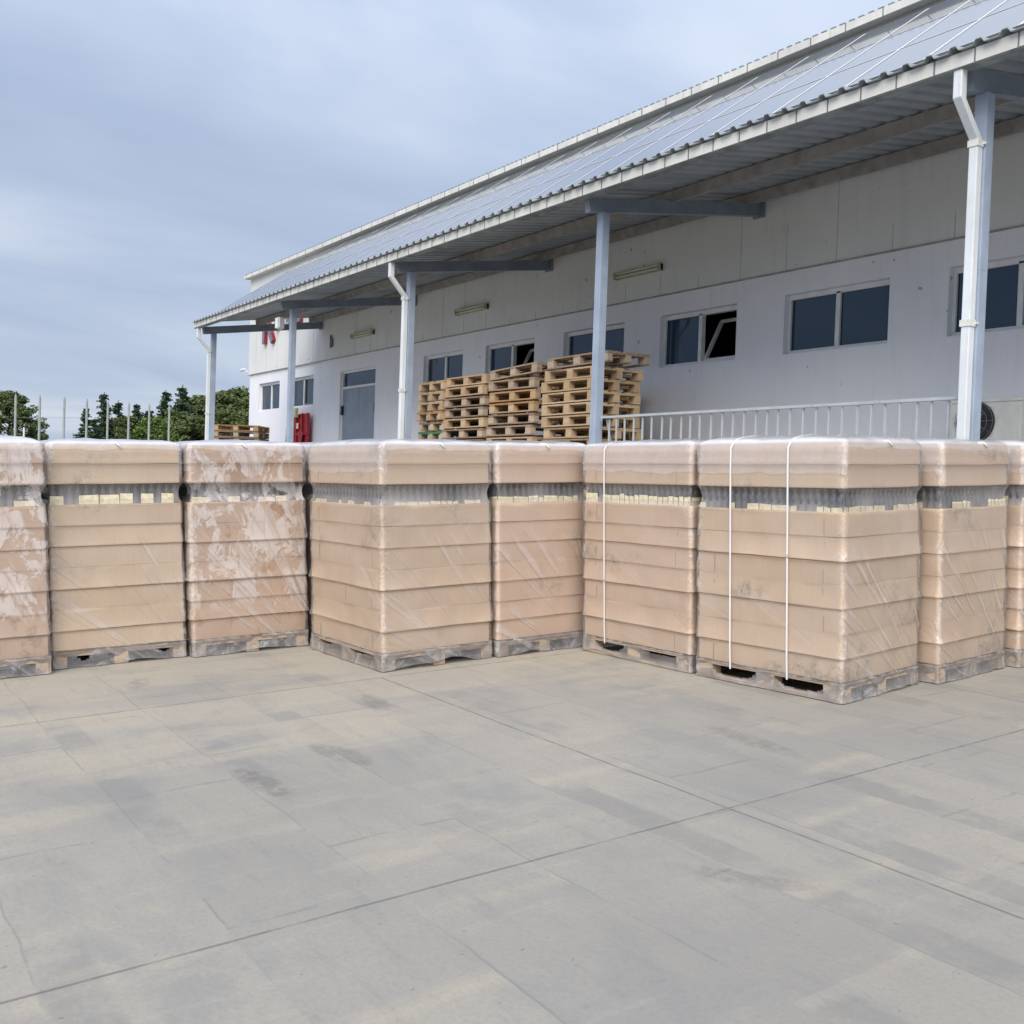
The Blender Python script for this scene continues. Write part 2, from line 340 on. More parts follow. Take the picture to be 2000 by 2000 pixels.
    h = a.math('ADD', h, a.math('MULTIPLY', a.math('MAXIMUM', a.math('MAXIMUM', foot, cre), a.math('MULTIPLY', cn, onx)), a.math('MULTIPLY', cr0, 1.2)))
    nrm = a.bump(h, .6, .012)
    a.b.inputs['Roughness'].default_value = .30
    tr = a.n('ShaderNodeBsdfTransparent'); mx1 = a.n('ShaderNodeMixShader'); gl = a.n('ShaderNodeBsdfGlossy'); gl.inputs['Roughness'].default_value = .15
    a.l(nrm, gl.inputs['Normal']); fr = a.n('ShaderNodeFresnel'); fr.inputs[0].default_value = 1.45; a.l(nrm, fr.inputs['Normal'])
    a.l(al, mx1.inputs[0]); a.l(tr.outputs[0], mx1.inputs[1]); a.l(a.b.outputs[0], mx1.inputs[2])
    mx2 = a.n('ShaderNodeMixShader'); a.l(a.math('MULTIPLY', fr.outputs[0], .8), mx2.inputs[0]); a.l(mx1.outputs[0], mx2.inputs[1]); a.l(gl.outputs[0], mx2.inputs[2])
    a.l(mx2.outputs[0], a.out.inputs[0]); return a.m
MAT['film'] = film_mat('stretch_film', False)
MAT['film_wet'] = film_mat('stretch_film_fogged', True)

def leafmat(name, c1, c2):
    a = M(name, .7, .25); v = a.obj(); g = a.n('ShaderNodeNewGeometry')
    n = a.noise(v, 1.1, 3, .6); c = a.mix(a.ramp(n, .3, .7), c1, c2)
    c = a.mix(a.math('MULTIPLY', g.outputs['Random Per Island'], .5), c, tuple(q*1.5 for q in c2))
    a.col(c); return a.m
MAT['spruce'] = leafmat('spruce_needles', (.028, .052, .032), (.052, .088, .046))
MAT['pine'] = leafmat('pine_needles', (.055, .082, .032), (.105, .135, .050))
MAT['bushleaf'] = leafmat('bush_leaves', (.05, .085, .022), (.10, .15, .035))

# ------------------------------------------------------------------ mesh helpers
class MB:
    def __init__(s): s.v = []; s.f = []; s.mi = []
    def add(s, vs_, fs, mi=0):
        o = len(s.v); s.v += [tuple(q) for q in vs_]; s.f += [tuple(o+i for i in f) for f in fs]; s.mi += [mi]*len(fs); return s
    def box(s, a, b, mi=0):
        x0, y0, z0 = a; x1, y1, z1 = b
        return s.add([(x0, y0, z0), (x1, y0, z0), (x1, y1, z0), (x0, y1, z0), (x0, y0, z1), (x1, y0, z1), (x1, y1, z1), (x0, y1, z1)],
                     [(0, 3, 2, 1), (4, 5, 6, 7), (0, 1, 5, 4), (1, 2, 6, 5), (2, 3, 7, 6), (3, 0, 4, 7)], mi)
    def beam(s, p, q, wx, wz, mi=0, upv=(0, 0, 1)):       # box section bar from p to q
        p = Vector(p); q = Vector(q); d = (q-p).normalized(); u = Vector(upv)
        sd_ = d.cross(u)
        if sd_.length < 1e-4: sd_ = d.cross(Vector((0, 1, 0)))
        sd_.normalize(); u = sd_.cross(d); vs_ = []
        for e_ in (p, q):
            for a_, b_ in ((-1, -1), (1, -1), (1, 1), (-1, 1)): vs_.append(e_ + sd_*a_*wx/2 + u*b_*wz/2)
        return s.add(vs_, [(0, 1, 2, 3), (7, 6, 5, 4), (0, 4, 5, 1), (1, 5, 6, 2), (2, 6, 7, 3), (3, 7, 4, 0)], mi)
    def tube(s, pts, r, n=10, mi=0, cap=True):
        pts = [Vector(p) for p in pts]; rings = []
        for i, p in enumerate(pts):
            d = (pts[min(i+1, len(pts)-1)]-pts[max(i-1, 0)]).normalized()
            a_ = d.orthogonal().normalized(); b_ = d.cross(a_); ri = r[i] if isinstance(r, (list, tuple)) else r
            if i and rings:
                pa = rings[-1][1]; a_ = (pa - d*pa.dot(d)).normalized(); b_ = d.cross(a_)
            rings.append(([p + (a_*math.cos(t)+b_*math.sin(t))*ri for t in [2*math.pi*j/n for j in range(n)]], a_))
        vs_ = [q for rg, _ in rings for q in rg]; fs = []
        for i in range(len(pts)-1):
            for j in range(n): fs.append((i*n+j, i*n+(j+1) % n, (i+1)*n+(j+1) % n, (i+1)*n+j))
        if cap: fs += [tuple(range(n-1, -1, -1)), tuple((len(pts)-1)*n+j for j in range(n))]
        return s.add(vs_, fs, mi)
    def mesh(s, name, mats, smooth=False):
        me = bpy.data.meshes.new(name); me.from_pydata(s.v, [], s.f); me.update()
        for q in mats: me.materials.append(MAT[q] if isinstance(q, str) else q)
        me.polygons.foreach_set('material_index', s.mi)
        if smooth: me.polygons.foreach_set('use_smooth', [True]*len(s.f))
        return me
def obj(name, mb, mats, parent=None, loc=None, smooth=False, bevel=0):
    if isinstance(mats, str): mats = [mats]
    o = bpy.data.objects.new(name, mb.mesh(name, mats, smooth) if isinstance(mb, MB) else mb); C.objects.link(o)
    if parent: o.parent = parent
    if loc: o.location = loc
    if bevel:
        b = o.modifiers.new('bevel', 'BEVEL'); b.width = bevel; b.segments = 2; b.limit_method = 'ANGLE'
    return o
def empty(name, loc, rz=0.):
    o = bpy.data.objects.new(name, None); o.empty_display_size = .2; C.objects.link(o); o.location = loc; o.rotation_euler.z = rz; return o
def tag(o, label=None, cat=None, group=None, kind=None):
    if label: o['label'] = label
    if cat: o['category'] = cat
    if group: o['group'] = group
    if kind: o['kind'] = kind
    return o
def copy_tree(o, parent=None):
    c = o.copy(); C.objects.link(c); c.parent = parent
    for ch in list(o.children): copy_tree(ch, c)
    return c
ORD = 'first second third fourth fifth sixth seventh eighth ninth tenth eleventh twelfth thirteenth fourteenth fifteenth sixteenth seventeenth eighteenth nineteenth twentieth'.split()
ORD += ['twenty-'+q for q in ORD[:9]] + ['thirtieth']

# building coordinates: measured in units of S metres from the eye
S = 1.18
def bx(x): return x*S
def bz(z): return HC + (z-1.62)*S
def B(x, y, z): return Vector((x*S, y*S, HC+(z-1.62)*S))

# ------------------------------------------------------------------ ground
SLOPE = .04
gm = MB(); xs = [-700, -60, 60, 700]; ys = [-700, -30, 12.0, 40, 700]
zf = lambda y: SLOPE*max(-30, min(12, y)) - .012
for i in range(3):
    for j in range(4):
        gm.add([(xs[i], ys[j], zf(ys[j])), (xs[i+1], ys[j], zf(ys[j])), (xs[i+1], ys[j+1], zf(ys[j+1])), (xs[i], ys[j+1], zf(ys[j+1]))], [(0, 1, 2, 3)])
tag(obj('ground', gm, 'grass'), kind='structure', label='grassy ground beyond the concrete yard')
ym = MB(); ym.add([(-45, -30, -30*SLOPE), (30, -30, -30*SLOPE), (30, 12, 12*SLOPE), (-45, 12, 12*SLOPE)], [(0, 1, 2, 3)])
tag(obj('concrete_yard', ym, 'yard'), kind='structure', label='worn pale concrete yard with slab joints and dust')

# loading platform (dock) under the canopy
PZ = bz(1.35); PY = 8.62
dm = MB(); dm.box((bx(-27.0), PY, -.1), (6.0, bx(10)-.01, PZ))
dk = obj('loading_dock', dm, 'concrete', bevel=.02); tag(dk, 'raised grey concrete loading dock along the warehouse wall', 'loading dock')

# ------------------------------------------------------------------ warehouse
wh_ = empty('warehouse', B(-16, 10, 1.3)); tag(wh_, 'long white warehouse with sliding windows and panelled upper wall behind the canopy', 'warehouse')
WO = wh_.location.copy()
def L(v): return Vector(v) - WO
wins = [(-26.65, -25.19, 'plain'), (-24.52, -23.06, 'screen'), (-17.77, -16.31, 'plain'), (-15.54, -14.05, 'open'), (-13.25, -11.77, 'plain'),
        (-10.99, -9.53, 'open'), (-8.735, -7.235, 'plain'), (-6.505, -5.00, 'plain'), (-4.24, -2.75, 'plain')]
WZ0, WZ1, LEDGE, TOPZ = 3.357, 4.092, 4.372, 6.97
DX0, DX1, DZ0, DZ1 = -21.58, -19.83, 1.35, 4.06
X0, X1 = -27.34, 4.0
YW = 10.0
# lower wall with openings
ops = sorted([(a_, b_, WZ0, WZ1) for a_, b_, _ in wins] + [(DX0, DX1, DZ0, DZ1)])
wm = MB(); cur = X0; TH = .30
def wbox(x0, x1, z0, z1, y0=YW, y1=YW+TH, mi=0, mb=None):
    (mb or wm).box(tuple(L(B(x0, y0, z0))), tuple(L(B(x1, y1, z1))), mi)
for a_, b_, z0, z1 in ops:
    wbox(cur, a_, .9, LEDGE); 
    if z0 > 1.4: wbox(a_, b_, .9, z0)
    else: wbox(a_, b_, .9, z0)
    wbox(a_, b_, z1, LEDGE); cur = b_
wbox(cur, X1, .9, LEDGE)
wbox(X0, X0+.3, .9, LEDGE, YW+TH, 22); 
obj('wall', wm, 'wall', wh_)
pm = MB(); wbox(X0-.03, X1, LEDGE+.012, TOPZ, YW-.035, YW+TH, 0, pm); wbox(X0-.03, X0+.3, LEDGE+.012, TOPZ, YW+TH, 22, 0, pm)
xx = -27.34+.5
while xx < X1:
    wbox(xx-.0022, xx+.0022, LEDGE+.014, LEDGE+random.choice([.15, .3, .6, 1.1]), YW-.0375, YW-.034, 1, pm); xx += .7555
wbox(X0-.07, X1, LEDGE-.002, LEDGE+.010, YW-.045, YW+.02, 1, pm)
obj('upper_wall', pm, ['panel', 'joint'], wh_)
# dark interior behind the openings
im = MB(); wbox(X0+.35, X1-.1, .9, .95, YW+TH+.01, 16, 0, im); wbox(X0+.35, X1-.1, 4.5, 4.55, YW+TH+.01, 16, 0, im); wbox(X0+.35, X1-.1, .95, 4.5, 15.9, 16, 0, im)
for q in (-22.5, -18.8, -7, -3): wbox(q, q+.1, .95, 4.5, YW+TH+.01, 15.9, 0, im)
obj('interior', im, 'dark', wh_)
# upper roof behind its gutter
rm = MB(); rm.add([tuple(L(B(X0-.15, YW-.16, 7.06))), tuple(L(B(X1, YW-.16, 7.06))), tuple(L(B(X1, 16.2, 7.95))), tuple(L(B(X0-.15, 16.2, 7.95))),
                   tuple(L(B(X0-.15, YW-.16, 7.04))), tuple(L(B(X1, YW-.16, 7.04))), tuple(L(B(X1, 16.2, 7.93))), tuple(L(B(X0-.15, 16.2, 7.93)))],
                  [(0, 1, 2, 3), (7, 6, 5, 4), (0, 4, 5, 1), (3, 2, 6, 7), (0, 3, 7, 4)])
xx = X0-.1
while xx < -4:
    rm.box(tuple(L(B(xx, YW-.17, 7.06))), tuple(L(B(xx+.07, YW-.02, 7.085)))); xx += .13
obj('roof', rm, 'tile', wh_)
gt = MB(); wbox(X0-.14, X1, 6.965, 7.055, YW-.19, YW-.18, 0, gt); wbox(X0-.14, X1, 6.965, 6.975, YW-.18, YW-.04, 0, gt); wbox(X0-.14, X0-.13, 6.975, 7.055, YW-.18, YW-.04, 0, gt)
xx = X0
while xx < -6:
    wbox(xx, xx+.012, 6.962, 7.06, YW-.194, YW-.189, 1, gt); xx += .5
obj('gutter', gt, ['gutter', 'bracket'], wh_)

def sash(parent, x0, x1, z0, z1, kind, tilt=0.):
    """one light of a window: frame bars and pane, in building units, at YW+.09"""
    y0, y1 = YW+.085, YW+.125; t = .035
    fm = MB()
    for a_, b_, c_, d_ in ((x0, x0+t, z0, z1), (x1-t, x1, z0, z1), (x0+t, x1-t, z0, z0+t), (x0+t, x1-t, z1-t, z1)):
        fm.box(tuple(L(B(a_, y0, c_))), tuple(L(B(b_, y1, d_))))
    pn = MB(); pn.box(tuple(L(B(x0+t, y0+.015, z0+t))), tuple(L(B(x1-t, y0+.025, z1-t))))
    return fm, pn
for i, (a_, b_, kd) in enumerate(wins):
    wo = MB(); y0, y1 = YW+.07, YW+.14; t = .045; mid = (a_+b_)/2
    for c_ in ((a_+.002, a_+t, WZ0+.002, WZ1-.002), (b_-t, b_-.002, WZ0+.002, WZ1-.002), (mid-.03, mid+.03, WZ0+t, WZ1-t), (a_+t, b_-t, WZ0+.002, WZ0+t), (a_+t, b_-t, WZ1-t-.02, WZ1-.002)):
        wo.box(tuple(L(B(c_[0], y0, c_[2]))), tuple(L(B(c_[1], y1, c_[3]))))
    wf = obj('window', wo, 'frame', wh_)
    if kd == 'open': wf['label'] = 'window with its right half tilted open'
    if kd == 'screen': wf['label'] = 'window with a dark insect screen over its right half'
    pn = MB(); pn.box(tuple(L(B(a_+t, YW+.10, WZ0+t))), tuple(L(B(mid-.03, YW+.106, WZ1-t-.02)))); obj('pane', pn, 'glass', wf)
    if kd != 'open':
        pn = MB(); pn.box(tuple(L(B(mid+.03, YW+.10, WZ0+t))), tuple(L(B(b_-t, YW+.106, WZ1-t-.02))))
        obj('pane', pn, 'glass', wf)
        if kd == 'screen':
            sc = MB(); x0_, x1_ = mid+.03, b_-t
            for c_ in ((x0_+.01, x0_+.05, WZ0+t, WZ1-.07), (x1_-.04, x1_, WZ0+t, WZ1-.07), (x0_+.05, x1_-.04, WZ0+t, WZ0+t+.04)):
                sc.box(tuple(L(B(c_[0], YW+.074, c_[2]))), tuple(L(B(c_[1], YW+.094, c_[3]))))
            obj('insect_screen', sc, 'bracket', wf)
    else:                      # hopper sash leaning into the room
        x0_, x1_ = mid+.03, b_-t; z0_, z1_ = WZ0+t, WZ1-t-.02; lean = .30
        p00, p10 = B(x0_+.02, YW+.13, z0_+.01), B(x1_-.02, YW+.13, z0_+.01); p01, p11 = B(x0_+.02, YW+.13+lean, z1_-.05), B(x1_-.02, YW+.13+lean, z1_-.05)
        sm = MB()
        for q, r_ in ((p00, p01), (p10, p11), (p00, p10), (p01, p11)): sm.beam(L(q), L(r_), .05, .05)
        obj('tilted_sash', sm, 'frame', wf)
        g_ = MB(); g_.add([L(p00), L(p10), L(p11), L(p01)], [(0, 1, 2, 3)])
# door with transom
dr = empty('door', L(B((DX0+DX1)/2, YW, DZ0))); dr.parent = wh_
def LD(v): return Vector(v) - B((DX0+DX1)/2, YW, DZ0)
def dbox(mb, x0, x1, z0, z1, y0, y1, mi=0): mb.box(tuple(LD(B(x0, y0, z0))), tuple(LD(B(x1, y1, z1))), mi)
q = MB(); tz = 3.66
for c_ in ((DX0+.002, DX0+.05, DZ0, DZ1-.002), (DX1-.05, DX1-.002, DZ0, DZ1-.002), (DX0+.05, DX1-.05, DZ1-.05, DZ1-.002), (DX0+.05, DX1-.05, tz-.0, tz+.05)): dbox(q, *c_, YW+.05, YW+.13)
obj('door_frame', q, 'frame', dr)
q = MB(); dbox(q, DX0+.05, DX1-.05, tz+.05, DZ1-.05, YW+.09, YW+.10); obj('transom_pane', q, 'glass', dr)
mid = (DX0+DX1)/2 - .02
for c_ in ((DX0+.052, mid-.004), (mid+.004, DX1-.052)):
    q = MB(); dbox(q, c_[0], c_[1], DZ0+.01, tz-.002, YW+.07, YW+.11); lf = obj('door_leaf', q, 'door', dr, bevel=.006)
    q = MB(); hx = c_[0] if c_[0] < mid-.1 else c_[1]
    for z_ in (3.08, 1.6):
        q = MB(); dbox(q, hx-.03, hx+.03, z_, z_+.2, YW+.02, YW+.069); obj('hinge', q, 'black', lf)

# ------------------------------------------------------------------ canopy
COLX = [-22.61, -18.13, -13.64, -9.165, -4.59, -.08]
cy0 = empty('loading_canopy', B(-13, 7.42, 1.35)); tag(cy0, 'grey steel canopy with white eaves gutter over the loading dock', 'canopy')
CO = cy0.location.copy()
def K(x, y, z): return B(x, y, z) - CO
SL = .158
beam_bot = lambda y: 4.735 + (y-7.42)*SL
sheet_z = lambda y: 4.955 + (y-7.05)*SL
for i, cx_ in enumerate(COLX):
    q = MB(); hw = .052
    q.box(tuple(K(cx_-hw, 7.42-hw, 1.35)), tuple(K(cx_+hw, 7.42+hw, beam_bot(7.42)-.005)))
    q.box(tuple(K(cx_-.13, 7.42-.13, 1.35)), tuple(K(cx_+.13, 7.42+.13, 1.37)))
    q.box(tuple(K(cx_-hw-.002, 7.42-hw-.002, 3.385)), tuple(K(cx_+hw+.002, 7.42+hw+.002, 3.392)))
    obj('column', q, 'steel', cy0, bevel=.006)
    q = MB(); h = .155
    a0, a1 = K(cx_, 7.18, beam_bot(7.18)+h/2), K(cx_, 9.93, beam_bot(9.93)+h/2)
    q.beam(a0, a1, .10, h*S); q.box(tuple(K(cx_-.09, 9.93, beam_bot(9.93)-.02)), tuple(K(cx_+.09, 9.963, beam_bot(9.93)+h+.03)))
    obj('beam', q, 'beam', cy0)
for y_, h in ((7.22, .07), (8.42, .13), (9.70, .13)):
    q = MB(); zz = sheet_z(y_) - .02 - h/2
    q.beam(K(-22.72 if y_ < 8 else -22.66, y_, zz), K(1.2, y_, zz), .08, h*S, upv=(0, -SL, 1)); obj('purlin', q, 'purlin', cy0)
# corrugated roof sheet
q = MB(); xx = -22.75; n = 0; T = []
while xx < 1.2:
    for dx, dz in ((0, 0), (.11, 0), (.135, .035), (.175, .035)): T.append((xx+dx, dz))
    xx += .20
for s_ in (0, -.006):
    for x_, dz in T:
        for y_ in (6.98, 9.955): q.v.append(tuple(K(x_, y_, sheet_z(y_)+dz+s_)))
N = len(T)
for s_ in (0, 1):
    for i in range(N-1):
        o_ = s_*2*N+2*i; f = (o_, o_+2, o_+3, o_+1); q.f.append(f if not s_ else f[::-1]); q.mi.append(0)
for i in range(N-1): q.f.append((2*i, 2*N+2*i, 2*N+2*i+2, 2*i+2)); q.mi.append(0)
obj('roof_sheet', q, 'sheet', cy0)
q = MB()   # eaves gutter
GX0, GX1 = -22.80, 1.2
def gbox(x0, x1, y0, y1, z0, z1, mi=0): q.box(tuple(K(x0, y0, z0)), tuple(K(x1, y1, z1)), mi)
gbox(GX0, GX1, 7.03, 7.04, 4.835, 4.938); gbox(GX0, GX1, 7.04, 7.15, 4.825, 4.835, 2); gbox(GX0, GX0+.01, 7.04, 7.15, 4.835, 4.935)
xx = GX0+.2
while xx < GX1:
    gbox(xx, xx+.011, 7.0265, 7.0295, 4.823, 4.945, 1); xx += .33
obj('gutter', q, ['gutter', 'bracket', 'tile'], cy0)
for cx_ in (-22.61, -13.64, -4.59):
    x0_ = cx_
    pw_ = .072*S; pth = [(x0_, 7.085, 4.83), (x0_, 7.085, 4.62), (x0_, 7.325, 4.36), (x0_, 7.325, 1.36)]
    q = MB(); rg = []
    for (a_, b_, c_) in pth:
        p = K(a_, b_, c_); rg += [p+Vector((sx*pw_/2, sy*pw_/2, 0)) for sx, sy in ((-1, -1), (1, -1), (1, 1), (-1, 1))]
    q.add(rg, [(i_*4+j_, i_*4+(j_+1) % 4, i_*4+4+(j_+1) % 4, i_*4+4+j_) for i_ in range(3) for j_ in range(4)])
    q.f = [f[::-1] for f in q.f]
    dp = obj('downpipe', q, 'pvc', cy0, bevel=.008)
    for z_ in (4.34, 2.98):
        q = MB(); e2 = pw_/2/S+.008; q.box(tuple(K(x0_-e2, 7.325-e2, z_-.03)), tuple(K(x0_+e2, 7.325+e2-.01, z_+.02))); q.box(tuple(K(x0_-e2-.02, 7.345, z_-.012)), tuple(K(x0_+e2+.025, 7.355, z_+.004)))
        obj('pipe_clamp', q, 'gutter', dp)

# solar array leaning over the canopy
def pvpt(x, t): return B(x, 7.40 + t*2.33, 5.165 + t*1.64)
rk = empty('solar_array', B(-13, 8.4, 5.2)); tag(rk, 'sloping rows of pale solar panels on a rack above the canopy roof', 'solar array')
RL = rk.location.copy()
for t in (.08, .5, .93):
    q = MB(); q.beam(pvpt(-22.45, t)-RL-Vector((0, -.03, .07)), pvpt(-1.9, t)-RL-Vector((0, -.03, .07)), .04, .04); obj('rail', q, 'alu', rk)
for i in range(12):
    x_ = -22.2+i*1.8
    for t in (.08, .5, .93):
        p = pvpt(x_, t) - Vector((0, -.03, .09)); yb = p.y/S; q = MB(); q.beam(p-RL, B(x_, yb, sheet_z(yb)+.02)-RL, .04, .04); obj('strut', q, 'alu', rk)
PW, NR = .79, 3
u = (pvpt(0, 1)-pvpt(0, 0)); ln = u.length/NR; ud = u.normalized(); nd = Vector((1, 0, 0)).cross(ud)
q = MB(); q.box((.018, .012, -.02), (PW*S-.022, ln-.012, -.004)); cells = q.mesh('cells', ['pv'])
q = MB(); wd = PW*S-.004; lh = ln-.006
q.add([(0, 0, 0), (wd, 0, 0), (wd, lh, 0), (0, lh, 0), (.018, .012, 0), (wd-.018, .012, 0), (wd-.018, lh-.008, 0), (.018, lh-.008, 0),
       (0, 0, -.065), (wd, 0, -.065), (wd, lh, -.065), (0, lh, -.065), (.018, .012, -.065), (wd-.018, .012, -.065), (wd-.018, lh-.008, -.065), (.018, lh-.008, -.065)],
      [(0, 1, 5, 4), (1, 2, 6, 5), (2, 3, 7, 6), (3, 0, 4, 7)], 0)
q.f += [(9, 8, 12, 13), (10, 9, 13, 14), (11, 10, 14, 15), (8, 11, 15, 12), (0, 8, 9, 1), (1, 9, 10, 2), (2, 10, 11, 3), (3, 11, 8, 0), (4, 5, 13, 12), (5, 6, 14, 13), (6, 7, 15, 14), (7, 4, 12, 15)]
q.mi += [1]*12
pframe = q.mesh('panel', ['pvframe', 'alu_dark'])
rot = Matrix((Vector((1, 0, 0)), ud, nd)).transposed().to_4x4()
for r_ in range(NR):
    for i in range(26):
        o = obj('panel', pframe, [], rk); mm = rot.copy(); mm.translation = pvpt(-22.5+i*PW, r_/NR)-RL; o.matrix_local = mm
        obj('cells', cells, [], o)

# ------------------------------------------------------------------ things on the wall and dock
lab = ['unlit fluorescent batten on the wall above the grey double door', 'unlit fluorescent batten on the upper wall above the window left of the stacked pallets', 'longest looking unlit fluorescent batten, right of the middle column']
for (a_, b_), lb in zip(((-20.86, -19.86), (-16.45, -15.43), (-11.92, -10.94)), lab):
    o = empty('wall_light', B((a_+b_)/2, YW-.037, 4.77)); tag(o, lb, 'light fitting', 'fluorescent battens on the warehouse wall')
    h = (b_-a_)/2*S
    q = MB(); q.box((-h, -.045, -.055), (h, 0, .055)); q.box((-h, -.11, -.06), (-h+.03, 0.001, .06)); q.box((h-.03, -.11, -.06), (h, 0.001, .06)); obj('housing', q, 'lampbody', o)
    for z_ in (-.028, .028):
        q = MB(); q.tube([(-h+.03, -.08, z_), (h-.03, -.08, z_)], .018, 8); obj('lamp_tube', q, 'tube', o, smooth=True)
# bracket on the wall
q = MB(); q.box((-.06, -.05, -.16), (-.03, 0, .18)); q.box((.03, -.05, -.14), (.06, 0, .08)); q.box((-.03, -.045, .03), (.03, -.01, .07)); q.box((-.03, -.045, -.08), (.03, -.01, -.05))
tag(obj('wall_bracket', q, 'bracket', loc=B(-21.98, YW-.037, 4.77)), 'small dark metal bracket on the wall above left of the door', 'bracket')
# security camera at the far corner
o = empty('security_camera', B(-27.40, YW-.03, 4.47)); tag(o, 'small white security camera at the far corner of the warehouse', 'security camera')
q = MB(); q.beam((0, 0, 0), (-.12, -.10, .05), .03, .03); obj('arm', q, 'pvc', o)
q = MB(); q.tube([(-.05, -.10, .08), (-.27, -.14, .05)], .045, 10); obj('body', q, 'pvc', o, smooth=False)
q = MB(); q.tube([(-.271, -.14, .05), (-.29, -.143, .048)], .04, 10); obj('lens', q, 'black', o)
# floodlight on the second column
o = empty('floodlight', B(-18.16, 7.42-.07, 4.47)); tag(o, 'silver floodlight on the second column from the far end', 'floodlight')
q = MB(); q.beam((0, 0, 0), (-.14, -.06, 0), .03, .03); q.beam((-.14, -.06, -.10), (-.14, -.06, .10), .02, .03); obj('bracket', q, 'alu', o)
q = MB(); q.box((-.27, -.20, -.13), (-.09, -.05, .13)); obj('lamp_housing', q, 'alu', o, bevel=.03)
q = MB(); q.box((-.255, -.212, -.11), (-.105, -.201, .11)); obj('lens', q, 'lamp_glass', o)

# wall sign: red-sided letters, mostly hidden by the canopy
sg = empty('wall_sign', B(-25.0, YW-.04, 5.1)); tag(sg, 'large grey and red letters on the far upper wall behind the canopy', 'sign')
def stroke(mb, p, q_, w):
    x0, z0 = p; x1, z1 = q_; d = Vector((x1-x0, z1-z0)); nrm = Vector((-d.y, d.x)).normalized()*w/2
    pts = [(x0+nrm.x, z0+nrm.y), (x0-nrm.x, z0-nrm.y), (x1-nrm.x, z1-nrm.y), (x1+nrm.x, z1+nrm.y)]
    fr = [B(x_, YW-.13, z_)-sg.location for x_, z_ in pts]; bk = [B(x_, YW-.036, z_)-sg.location for x_, z_ in pts]
    mb.add(fr, [(0, 1, 2, 3)], 0); mb.add(fr+bk, [(0, 4, 5, 1), (1, 5, 6, 2), (2, 6, 7, 3), (3, 7, 4, 0), (7, 6, 5, 4)], 1)
q = MB(); stroke(q, (-26.10, 5.09), (-26.10, 6.32), .16); stroke(q, (-25.98, 5.75), (-25.50, 5.10), .16); stroke(q, (-25.98, 5.78), (-25.5, 6.30), .16); obj('letter', q, ['letter', 'letter_side'], sg)
q = MB(); stroke(q, (-25.26, 5.40), (-25.26, 6.30), .15); stroke(q, (-25.17, 6.22), (-24.75, 6.22), .14); obj('letter', q, ['letter', 'letter_side'], sg)
q = MB(); stroke(q, (-24.52, 5.42), (-24.52, 6.30), .15); stroke(q, (-24.43, 5.48), (-23.85, 5.48), .13); stroke(q, (-23.78, 5.42), (-23.78, 6.30), .14); obj('letter', q, ['letter', 'letter_side'], sg)

# red trolley leaning on the wall
o = empty('red_trolley', B(-23.47, YW-.16, 1.35)); tag(o, 'red ribbed hand trolley leaning upright on the wall left of the grey door', 'trolley')
W_ = .50*S; H_ = (3.165-1.35)*S
q = MB(); q.box((-W_, .03, .15), (W_, .06, H_)); obj('panel', q, 'red', o)
q = MB()
for x_ in (-W_+.03, -W_*.36, W_*.30, W_-.03): q.box((x_-.03, -.02, .15), (x_+.03, .029, H_+.01))
for z_ in (H_-.6, H_-1.15): q.box((-W_, -.045, z_), (W_, -.021, z_+.04))
obj('rib', q, 'red', o)
q = MB(); q.box((-.36, -.12, H_-.10), (.0-.02, -.03, H_+.16)); obj('box', q, 'yellowbox', o)
q = MB(); q.box((-.14, -.035, H_-.42), (.0, -.022, H_-.26)); obj('notice', q, 'cream', o)
q = MB(); q.add([(0, -.06, H_-.52), (.42, -.06, H_-.52), (.20, -.06, H_-1.02), (0, -.05, H_-.52), (.42, -.05, H_-.52), (.20, -.05, H_-1.02)], [(0, 2, 1), (3, 4, 5), (0, 1, 4, 3), (1, 2, 5, 4), (2, 0, 3, 5)]); obj('gusset', q, 'red', o)
q = MB(); q.tube([(-W_-.04, -.22, H_-1.15), (-W_-.04, -.14, H_-1.15)], .17, 16); q.beam((-W_-.04, -.10, H_-.3), (-W_-.04, -.14, H_-1.2), .04, .04); obj('wheel', q, 'black', o)

# railing between two columns
rl = empty('dock_railing', B(-6.9, 7.42, 1.35)); tag(rl, 'pale grey steel railing with thin balusters between the two nearest columns', 'railing')
def KR(x, y, z): return B(x, y, z)-rl.location
q = MB(); q.beam(KR(-9.055, 7.42, 2.42), KR(-4.63, 7.42, 2.42), .055, .03); obj('top_rail', q, 'rail', rl)
q = MB(); q.beam(KR(-9.055, 7.42, 1.45), KR(-4.63, 7.42, 1.45), .04, .03); obj('bottom_rail', q, 'rail', rl)
q = MB(); q.box((-.009, -.009, 0), (.009, .009, (2.40-1.46)*S)); bal = q.mesh('baluster', ['rail'])
x_ = -8.94
while x_ < -4.72:
    o = obj('baluster', bal, [], rl, loc=KR(x_, 7.42, 1.462)); o.rotation_euler = (random.uniform(-.008, .008), random.uniform(-.012, .012), random.uniform(-.1, .1)); x_ += .1435
q = MB(); q.beam(KR(-9.0, 7.44, 2.40), KR(-9.0, 7.72, 1.36), .02, .02); obj('brace', q, 'rail', rl)

